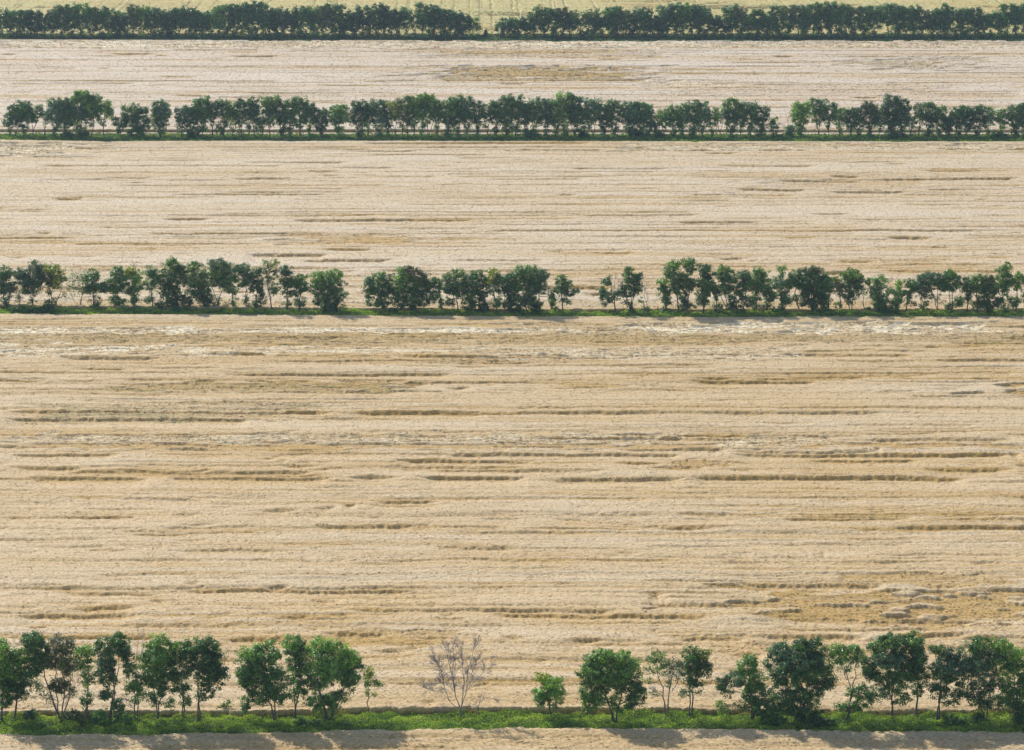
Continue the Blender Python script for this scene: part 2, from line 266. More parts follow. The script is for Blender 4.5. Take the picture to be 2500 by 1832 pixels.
# patches: (x0, x1, y0, y1, drop, messy, straw, weed)
P_AB = [(-60,1450,799,815,.45,1.0,.9,.0),(1500,2450,787,813,.5,1.0,.9,0),(1240,1640,790,820,.3,.8,.25,.25),(-50,2560,812,840,.25,.6,.0,.25),
 (-50,500,840,868,.4,.8,.55,0),(280,1100,845,866,.35,.5,.45,0),(1100,2000,848,874,.35,.7,.35,0),(1000,1400,872,890,.35,.7,.15,.15),(300,1000,864,890,.3,.3,.1,0),
 (250,1050,930,958,.5,.6,.0,.45),(500,800,946,952,.5,.8,.3,.9),(1300,1560,930,945,.4,.2,0,0),(1520,1680,936,958,.3,.6,.2,0),(2440,2560,928,970,.6,.5,.0,.1),
 (60,800,985,1028,.3,.6,.1,.35),(60,640,1008,1022,.3,.5,0,.6),(40,1700,1058,1083,.3,.9,.3,.1),(1700,2100,1062,1092,.35,.8,.35,0),(0,2500,1079,1096,.5,.15,.0,0),
 (1640,1760,1118,1150,.4,.6,0,0),(1800,2280,1430,1520,.62,.35,.0,.12),(2120,2560,1440,1522,.6,.35,.04,.10),(1990,2450,1396,1436,.4,.3,0,0),(1900,2560,1520,1545,.3,.3,.1,0),(2180,2500,1395,1440,.3,.4,0,0),(720,1140,1536,1580,.4,.3,0,.05),(1000,1140,1480,1512,.35,.2,0,0),(330,440,1462,1486,.4,.2,0,0),(1860,2500,1560,1610,.35,.5,.15,0),
 (1650,2200,1560,1600,.35,.4,.1,0)]
P_BC = [(-50,200,352,384,.45,1.0,.5,.2),(680,1020,574,598,.4,.4,0,0),(1500,2500,352,366,.35,.8,.35,0),(1850,1940,354,362,.4,.8,.6,0),(1880,2300,425,470,.2,.2,0,0),(900,1500,366,369,.3,.6,.4,0),(0,2500,735,760,.2,.2,0,.1)]
P_CD = [(1056,1574,163,197,.5,.7,.0,.3),(1060,1560,188,196,.3,.6,.1,.5),(-50,2550,100,119,.35,1.0,.45,.05),(1240,1700,100,112,.4,1,.8,0),(-50,450,100,115,.4,1,.8,0),(1040,1600,119,142,.35,.6,.1,.1),(2100,2350,140,172,.35,.8,.15,.2),(2150,2212,162,167,.4,.5,0,.95),(1550,1800,197,212,.3,.4,.3,0),(1600,2300,205,232,.2,.3,.05,0)]
P_BK = [(1150,1420,30,40,.3,.8,0,.8),(1540,1960,14,24,.3,.8,0,.7),(1700,1800,5,11,.3,.8,0,.85),(2380,2440,15,21,.3,.8,0,.8),(80,140,16,22,.3,.8,0,.7),(2050,2100,12,16,.3,.8,0,.4),(1000,1260,66,82,.2,.6,0,.35),(1000,1200,44,50,.15,.5,0,.4),(1500,1700,1,8,.2,.6,0,.5)]
TRAM = [(33,22),(46,22),(149,15),(214,17),(248,14),(300,10),(318,10),(455,20),(484,21),(515,24),(641,8),(660,8),(769,14),(801,9),(818,10),(824,10),(842,22),(968,18),(996,13),(1001,13),(1079,15),(1110,18),(1147,25),(1172,25),(1178,25),(1201,30),(1251,20),(1265,20),(1325,10),(1346,10),(1355,10),(1378,10),(1448,10),(1501,3),(1611,8),(1640,8),(1700,8),(1878,10),(1907,8),(2140,6),(2170,5),(2409,10),(2439,8)]

def wheat(name, label, near, far, mat, dx, dy, marg, streaks, patches, seed, nrand, tuft, amp=1.0, tram=None, rsd=.2, bands=()):
    Yn, Yf = float(near(0)), float(far(0)); ny = int((Yf-Yn)/dy)
    hw = lambda Y: (mpp(Y)*1250)*marg
    nx = int(2*hw((Yn+Yf)/2)/dx)
    u = np.linspace(-1, 1, nx)[None]; v = np.linspace(0, 1, ny)[:, None]
    X = u*hw(Yn + v*(Yf-Yn)); ea = ffield(1, nx, 1, dx, .1, 2.5, seed+90)[0]*0.12 + ffield(1, nx, 1, dx, .1, .5, seed+91)[0]*0.10
    yn = near(X) + ea[None]; yf = far(X) + ea[None, ::-1]
    Y = yn + v*(yf-yn)
    fy = (Yf-Yn)/ny; fx = 2*hw((Yn+Yf)/2)/nx
    H = np.zeros((ny, nx), np.float32); drop = H.copy(); lodge_glow = H.copy(); mess = H.copy(); straw = H.copy(); weed = H.copy()
    wob = ffield(ny, nx, fy, fx, 6, 14, seed+1)*0.26 + ffield(ny, nx, fy, fx, 3, 2.0, seed+2)*0.13 + ffield(ny, nx, fy, fx, .6, .6, seed+12)*0.10
    brk = ffield(ny, nx, fy, fx, 4, 8, seed+3)
    rr = np.random.default_rng(seed)
    jobs = []
    for (x0, x1, y, d, Ln, sl_) in streaks:
        a = ground(x0, y, .6); b = ground(x1, y+sl_, .6); jobs.append((a[0], b[0], a[1], b[1], d*((1.3 if d >= .55 else 1.15 if d > .44 else 1.05) if b[0]-a[0] > 12 else .85), Ln))
    W = hw((Yn+Yf)/2)
    for _ in range(nrand):
        ln = float(np.exp(rr.normal(3.35, .8))); xc = rr.uniform(-W, W)*1.05; yc = rr.uniform(Yn, Yf)
        jobs.append((xc-ln/2, xc+ln/2, yc, yc+rr.normal(0, .25), abs(rr.normal(0, rsd))+.05, rr.uniform(.8, 2.5)))
    for (y0_, y1_, n_, sd_) in bands:
        for _ in range(n_):
            yc = ground(CX, rr.uniform(y0_, y1_), .6)[1]; ln = float(np.exp(rr.normal(2.9, .7))); xc = rr.uniform(-W, W)*1.05
            jobs.append((xc-ln/2, xc+ln/2, yc, yc+rr.normal(0, .5), abs(rr.normal(0, sd_))+.06, rr.uniform(.8, 3)))
    for (xa, xb, ya, yb, d, Ln) in jobs:
        ylo = min(ya, yb) - Ln*3 - 2; yhi = max(ya, yb) + 2
        r0 = max(0, int((ylo-Yn-3)/(Yf-Yn)*ny)); r1 = min(ny, int((yhi-Yn+4)/(Yf-Yn)*ny)+1)
        if r1 <= r0: continue
        xs = X[r0:r1]; c = np.where((xs.min(0) < xb+1) & (xs.max(0) > xa-1))[0]
        if len(c) == 0: continue
        c0, c1 = c[0], c[-1]+1; s = np.s_[r0:r1, c0:c1]
        xx = X[s]; tx = (xx-xa)/max(xb-xa, .1)
        e = min(.5, 5.5/max(xb-xa, .1)); win = sstep(0, e, tx)*sstep(0, e, 1-tx)
        t = (ya + (yb-ya)*np.clip(tx, 0, 1)) + wob[s] - Y[s]
        k = (0.80 + 0.20*np.tanh(brk[s]*1.2))*win if d < .62 else (0.95 + 0.05*np.tanh(brk[s]*1.2))*win
        pr = np.clip((t+.85)/1.3, 0, 1)**2.1*np.exp(-np.clip(t-.45, 0, None)/Ln)
        dk = np.minimum(d*k, .82); drop[s] = np.maximum(drop[s], dk*pr) + 0.2*np.minimum(drop[s], dk*pr)
        # the step face shows the stems, warm glow between them painted in colour
        lodge_glow[s] = np.maximum(lodge_glow[s], np.clip(d*1.3, 0, 1)*k*sstep(-1.2, .0, t)*np.exp(-np.clip(t-.5, 0, None)/(.3*Ln+.2)))
    pn = ffield(ny, nx, fy, fx, 1.5, 5, seed+4)
    for (x0, x1, y0, y1, d, ms, st, wd) in patches:
        yA = ground(CX, y1, .6)[1]; yB = ground(CX, y0, .6)[1]; dm = (yB-yA)
        r0 = max(0, int((yA-Yn-3)/(Yf-Yn)*ny)); r1 = min(ny, int((yB-Yn+3)/(Yf-Yn)*ny)+1)
        if r1 <= r0: continue
        s = np.s_[r0:r1]; k_ = mpp(.5*(yA+yB)); xa, xb = (x0-CX)*k_, (x1-CX)*k_
        f = min(1.2, dm*.3); wv = pn[s]*.3*dm*.4
        m = sstep(0, f, Y[s]-yA+wv)*sstep(0, f, yB-Y[s]+wv)*sstep(0, 6, X[s]-xa+wv*3)*sstep(0, 6, xb-X[s]+wv*3)
        drop[s] = np.maximum(drop[s], d*m); lodge_glow[s] = np.maximum(lodge_glow[s], m*(min(1, d*1.25) if st > .1 else min(1.1, d*1.9))); mess[s] = np.maximum(mess[s], ms*m)
        straw[s] = np.maximum(straw[s], st*m); weed[s] = np.maximum(weed[s], wd*m)
    if tram:
        vp = np.array([1165., -730.])
        for (tx_, ty_) in tram:
            a = ground(tx_, ty_); q = np.array([tx_, ty_]) + (vp-np.array([tx_, ty_]))*.03; b = ground(*q)
            xl = a[0] + (Y-a[1])*(b[0]-a[0])/(b[1]-a[1])
            gap = sstep(-.6, .3, brk)*.6+.4
            wdt = rr.uniform(.32, .6); mk = np.exp(-((X-xl-wob*.5)/wdt)**2)*rr.uniform(.5, 1)*gap
            drop += .6*mk; weed = np.maximum(weed, mk*rr.uniform(.55, 1.0))
    m1 = ffield(ny, nx, fy, fx, .7, 2.4, seed+5); m2 = ffield(ny, nx, fy, fx, .4, 1.1, seed+6)
    m3 = ffield(ny, nx, fy, fx, .45, 30, seed+7); m4 = ffield(ny, nx, fy, fx, .9, 8, seed+8); m5 = ffield(ny, nx, fy, fx, 5, 50, seed+9)
    m7 = rr.standard_normal((ny, nx)).astype(np.float32)
    m6 = ffield(ny, nx, fy, fx, .8, 60, seed+10)
    area = .35 + .65*sstep(-.8, .9, ffield(ny, nx, fy, fx, 9, 40, seed+11))
    H = .85 - np.clip(drop, 0, .8) + amp*(m3*.022*area + m6*.023*area + m4*.025*area + m2*.018 + m5*.03 + m7*.017) + mess*(m1*.13 + m2*.07 + m4*.07)*(.6+.1*sstep(.1, .5, straw))
    H = np.clip(H, .04, 1.3)
    st = np.clip(straw*(0.35 + 1.3*sstep(-.5, .6, -m1*.5 + m4*.8)), 0, 1)*sstep(.1, .5, straw + .2)
    wdv = np.clip(weed*(0.5 + .7*m4*.5 + .3*m1), 0, 1)
    lo = np.clip(lodge_glow*.85 + (.10*np.clip(m4, -1, 1) + .24*np.clip(-m6, 0, 2) + .16*np.clip(-m3, 0, 2))*area + .12*np.clip(m5, -1, 2), 0, 1)
    # close the near and far sides down to the soil
    def wall(a, off, z):
        b = a.copy(); return b
    Xf = np.vstack([X[:1], X[:1], X, X[-1:]]); Yfz = np.vstack([Y[:1]-.22, Y[:1]-.16, Y, Y[-1:]+.15])
    Hf = np.vstack([np.zeros_like(H[:1]), H[:1]*.55, H, np.zeros_like(H[:1])])
    lo = np.vstack([lo[:1]*0+.9, lo[:1]*0+.8, lo, lo[-1:]]); st = np.vstack([st[:1]*0, st[:1]*0, st, st[-1:]]); wdv = np.vstack([wdv[:1]*0+.15, wdv[:1]*0+.1, wdv, wdv[-1:]])
    nyy = ny+3
    V = np.stack([Xf, Yfz, Hf], -1).reshape(-1, 3)
    i = (np.arange(nyy-1)[:, None]*nx + np.arange(nx-1)[None]).ravel()
    Q = np.stack([i, i+1, i+nx+1, i+nx], -1)
    # loose ears and leaning straws standing proud of the canopy
    nt_ = int((Yf-Yn)*2*hw((Yn+Yf)/2)*tuft[0]); iy = rr.integers(2, nyy-2, nt_); ix = rr.integers(0, nx-1, nt_)
    ms_ = np.vstack([mess[:1], mess[:1], mess, mess[-1:]])[iy, ix]; fu = rr.uniform(-.5, .5, (nt_, 2))
    P = np.stack([Xf[iy, ix]+fu[:, 0]*fx, Yfz[iy, ix]+fu[:, 1]*fy, Hf[iy, ix] + rr.uniform(-.03, .03, nt_)], -1)
    a = rr.normal(-.12, .35, nt_)*(1+ms_) + math.pi*rr.integers(0, 2, nt_); el = rr.normal(.05, .2, nt_)*(1+.8*ms_)
    u = np.stack([np.cos(a)*np.cos(el), np.sin(a)*np.cos(el), np.sin(el)], -1); q_ = rr.standard_normal((nt_, 3))*.38 + np.array([0, 0, 1.0])
    v_ = np.cross(q_, u); v_ /= np.linalg.norm(v_, axis=1)[:, None]+1e-9
    ln_ = (tuft[1]*rr.uniform(.6, 1.4, nt_)*(1+1.3*ms_))[:, None]; wd_ = ln_*.30/(1+.7*ms_[:, None])
    V2 = np.stack([P-u*ln_*.5-v_*wd_*.3, P+u*ln_*.1-v_*wd_*.5, P+u*ln_*.5, P+u*ln_*.0+v_*wd_*.5], 1).reshape(-1, 3)
    Q = np.concatenate([Q, np.arange(nt_*4).reshape(-1, 4)+len(V)]); V = np.concatenate([V, V2])
    ext = lambda A: np.concatenate([A.ravel(), np.repeat(A[iy, ix], 4)])
    lo, st, wdv = ext(lo), ext(st), ext(wdv)
    st[len(V)-nt_*4:] *= np.repeat(rr.random(nt_) < .8, 4)*1.3; st = np.clip(st, 0, 1)
    o = add_mesh(name, V, Q, [mat], smooth=True, attrs={'lodge_glow': lo, 'straw': st, 'weed': wdv})
    tag(o, label, 'wheat field', kind='stuff'); return o

ZN = lambda X: 0*X + ground(CX, 1832)[1] - 14
wheat('wheat_field', 'ripe wheat along the very bottom edge, partly in the tree shade', ZN, FRONT['A'], W_NEAR, .22, .2, 1.3, [(1500,2500,1815,.35,3,4),(300,1200,1822,.3,2,0),(2330,2420,1812,.6,2,2)], [(-50,2550,1790,1840,.12,.35,.05,0)], 11, 90, (14, .26))
wheat('wheat_field', 'broad wheat field with long lodged furrows between the two nearest tree rows', BACK['A'], FRONT['B'], W_NEAR, .23, .2, 1.22, S_AB + S_AB2, P_AB, 23, 1000, (9, .30), rsd=.17, bands=[(778,960,260,.32),(1040,1175,150,.34),(1425,1610,160,.34),(1235,1350,80,.25)])
wheat('wheat_field', 'pale wheat field with faint furrows between second and third tree rows', BACK['B'], FRONT['C'], W_MID, .32, .26, 1.2, S_BC, P_BC, 37, 800, (3.2, .42), .8, rsd=.22, bands=[(400,475,70,.3),(560,640,60,.3),(640,760,80,.3),(350,375,60,.35)])
wheat('wheat_field', 'pale pinkish wheat field below the farthest tree row', BACK['C2'], FRONT['D'], W_FAR, .42, .32, 1.18, S_CD, P_CD, 51, 500, (1.6, .6), .6, rsd=.24, bands=[(100,145,90,.4),(195,250,60,.35),(160,200,30,.3)])
wheat('wheat_field', 'yellow wheat field crossed by tramlines behind the farthest tree row', BACK['D'], lambda X: 0*X+1330., W_BACK, .38, .9, 1.18, [], P_BK, 67, 260, (1.0, .8), .8, TRAM)

# ---------------------------------------------------------------- ground, verges
g = add_mesh('ground', [(-7000, 60, 0), (7000, 60, 0), (7000, 9000, 0), (-7000, 9000, 0)], [(0, 1, 2, 3)], [SOIL]); tag(g, kind='structure')
def verge(name, fa, fb, z, mat, x):
    X = np.linspace(-x, x, 200); V = np.concatenate([np.stack([X, fa(X), X*0+z], -1), np.stack([X, fb(X), X*0+z], -1)])
    i = np.arange(199); return tag(add_mesh(name, V, np.stack([i, i+1, i+201, i+200], -1), [mat]), kind='structure')
for k, x in (('A', 110), ('B', 170), ('C', 230), ('D', 300)):
    verge('grass_verge', lambda X, k=k: FRONT[k](X)+.1, lambda X, k=k: BACK[k](X)+.1, .012, TURF, x)
verge('dirt_track', lambda X: BACK['C'](X)+.1, lambda X: BACK['C2'](X), .008, STUB, 230)

def quads(P, Nn, s, asp, r):
    """leaf quads at P with normals Nn, size s"""
    n = len(P); Nn = Nn/(np.linalg.norm(Nn, axis=1)[:, None]+1e-9)
    a = r.standard_normal((n, 3)); u = np.cross(Nn, a); u /= np.linalg.norm(u, axis=1)[:, None]+1e-9; v = np.cross(Nn, u)
    s = s[:, None]; V = np.stack([P-u*s*.5*asp, P-v*s*.5+u*s*.1, P+u*s*.5*asp, P+v*s*.5-u*s*.06], 1)
    return V.reshape(-1, 3), np.arange(n*4).reshape(-1, 4)
def weeds(k, n, size, x, hmax, label, mat=None):
    r = np.random.default_rng(ord(k)); X = r.uniform(-x, x, n); f = r.uniform(-.05, 1.05, n)
    Y = FRONT[k](X)*(1-f) + BACK[k](X)*f
    h = hmax*(.45 + .30*np.sin(X*.31+Y*.7)+.25*np.sin(X*.83-Y*1.9+1)+.2*np.sin(X*2.1+Y*.9)); h = np.clip(h, .12*hmax, None)*(0.35+.65*sstep(-.25, .10, f)*sstep(0, .15, 1.05-f))
    Z = h*r.uniform(.05, 1, n)**.7; P = np.stack([X, Y, Z], -1)
    Nn = r.standard_normal((n, 3)); Nn[:, 2] = np.abs(Nn[:, 2])*.6 + .25
    V, Q = quads(P, Nn, size*r.uniform(.6, 1.4, n), .8, r)
    dry = (f > .93 + .07*np.sin(X*.5)*np.sin(X*.13+1)) & (r.random(n) < .75) | (r.random(n) < .025)
    tag(add_mesh('weeds', V, Q, [mat or WEED, DRY], None, dry.astype(np.int32)), label, 'weeds', kind='stuff')
weeds('A', 150000, .17, 88, .95, 'lush green weeds and grass under the nearest tree row')
weeds('B', 75000, .36, 135, .9, 'green weeds and grass under the second tree row')
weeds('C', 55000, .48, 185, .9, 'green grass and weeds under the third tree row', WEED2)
weeds('D', 50000, .60, 240, .9, 'green grass and weeds with painted shade under the farthest tree row', WEED3)

# ---------------------------------------------------------------- trees
def curve(a, b, n, bend, r):
    t = np.linspace(0, 1, n)[:, None]; a = np.array(a, float); b = np.array(b, float); L_ = np.linalg.norm(b-a)
    off = r.normal(0, bend, 3)*L_
    p = a + (b-a)*t + off*np.sin(np.pi*t) ; p[1:-1] += r.normal(0, bend*.25*L_, (n-2, 3)); return p
def tree(row, bx, by, lobes, name='tree', leaf=.22, dens=1.0, stems=1, bark=BARK, clump=.6, twigs=1.0, seed=0, trunk_r=.15, dead=None):
    r = np.random.default_rng(seed); X0, Y0 = ground(bx, by); k = mpp(Y0)
    root = thing(name, (X0, Y0, 0)); T = Tubes(); LV, LQ, LI, keys = [], [], [], []; nv = 0
    W = []
    for lb in lobes:
        px, py, rx, ry = lb[:4]; key = lb[4] if len(lb) > 4 else 'd'; dn = lb[5] if len(lb) > 5 else 1.0
        x, z = on_plane(px, py, Y0); rx_, rz_ = rx*k, ry*k/cp*1.02; ry_ = .5*(rx_+rz_)*1.05
        z = max(z, .3)
        W.append((np.array([x-X0, r.normal(0, .25)*rx_, z]), np.array([rx_, ry_, rz_])*{'A': 1.15, 'B': 1.22, 'D': 1.12}.get(row, 1.16), key, dn))
    top = max(w_[0][2] for w_ in W)
    # stems
    ws = sorted(W, key=lambda w_: -w_[0][2]); st_paths = []
    heads = ws[:stems]
    for i in range(stems):
        hd = heads[i % len(heads)][0]; b0 = np.array([(i-(stems-1)/2)*trunk_r*1.6, 0, -.05])
        tgt = hd.copy(); tgt[2] *= 1.0
        if stems > 1: tgt[0] += (i-(stems-1)/2)*.5
        p = curve(b0, tgt, 9, .05, r); p[1:4, 0] = b0[0] + (p[1:4, 0]-b0[0])*np.array([.5, .7, .9])
        rad = trunk_r*(1.0 if stems == 1 else .72)*np.linspace(1, .16, 9)**.9; rad[0] *= 1.35
        T.add(p, rad, 6); st_paths.append((p, rad))
    lsz = leaf
    for (c, R3, key, dn) in W:
        # a limb from the nearest stem below the lobe
        best = None
        for p, rad in st_paths:
            for j in range(2, 8):
                q = p[j]
                if q[2] < c[2]-.12*R3[2] or j == 2:
                    dd = np.linalg.norm(q-c)+.6*max(0, q[2]-c[2])*3
                    if best is None or dd < best[0]: best = (dd, q, rad[j])
        q = best[1]; br = curve(q, c, 6, .09, r); T.add(br, np.linspace(min(best[2]*.7, .09), .025, 6), 4)
        area = R3[0]*R3[2]; vol = (R3[0]*R3[1]*R3[2])
        cl = clump*(.75+.5*min(1, R3.min()/1.5)); ncl = max(5, int(7.5*area/(cl*cl)*math.sqrt(dn)))
        nl = int(max(6, 46*dens*dn*(cl/.6)**2*(.22/lsz)**2)**1.0)
        d = r.standard_normal((ncl, 3)); d /= np.linalg.norm(d, axis=1)[:, None]
        rad_ = r.uniform(.25, 1.0, ncl)**.55; cc = c + d*rad_[:, None]*R3*(1+r.normal(0, .10, (ncl, 1)))
        cc[:, 2] = np.maximum(cc[:, 2], .25)
        for ci in range(0, ncl, max(1, int(2/twigs))):
            s_ = br[r.integers(2, 6)]; mid = (s_+cc[ci])/2 + r.normal(0, .12, 3); T.add([s_, mid, cc[ci]], [.022, .015, .008], 3)
        cr = cl*r.uniform(.55, 1.15, ncl)
        off = r.standard_normal((ncl, nl, 3)); off *= (r.uniform(0, 1, (ncl, nl, 1))**.45)/np.linalg.norm(off, axis=2)[..., None]
        P = cc[:, None] + off*cr[:, None, None]*np.array([1, 1, .75])
        Nn = off*.8 + r.standard_normal((ncl, nl, 3))*.55 + np.array([0, 0, .55]) + .4*d[:, None]
        P = P.reshape(-1, 3); P[:, 2] = np.maximum(P[:, 2], .1)
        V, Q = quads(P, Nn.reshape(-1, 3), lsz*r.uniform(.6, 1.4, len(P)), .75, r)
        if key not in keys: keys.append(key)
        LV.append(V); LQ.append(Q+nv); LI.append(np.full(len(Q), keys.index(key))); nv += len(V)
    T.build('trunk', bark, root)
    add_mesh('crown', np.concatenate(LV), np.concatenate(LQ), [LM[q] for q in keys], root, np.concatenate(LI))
    if dead:                      # leafless upper twigs
        D = Tubes()
        for (px, py, px2, py2) in dead:
            x, z = on_plane(px, py, Y0); x2, z2 = on_plane(px2, py2, Y0)
            grow(D, np.array([x-X0, 0, max(z, .1)]), np.array([x2-X0, 0, z + (z2-z)*.85]), .045, 3, r)
        D.build('dead_branches', DEAD, root)
    return root
def grow(T, a, b, rad, depth, r, k=4, nch=4, mn=.010):
    """a limb from a to b that keeps forking into finer twigs"""
    n = 7; p = curve(a, b, n, .035, r); T.add(p, np.maximum(np.linspace(rad, rad*.38, n), mn*.7), k)
    if depth <= 0: return
    L_ = np.linalg.norm(b-a); d0 = (b-a)/L_
    for i in range(nch + r.integers(0, 2)):
        t = r.uniform(.3, 1.0); q = p[min(n-1, int(t*(n-1)))]
        d = d0 + r.normal(0, .55, 3)*np.array([1, .8, .6]); d[2] += .12; d /= np.linalg.norm(d)
        l = L_*r.uniform(.35, .6); grow(T, q, q+d*l, max(rad*.5, mn), depth-1, r, max(3, k-1), nch, mn)

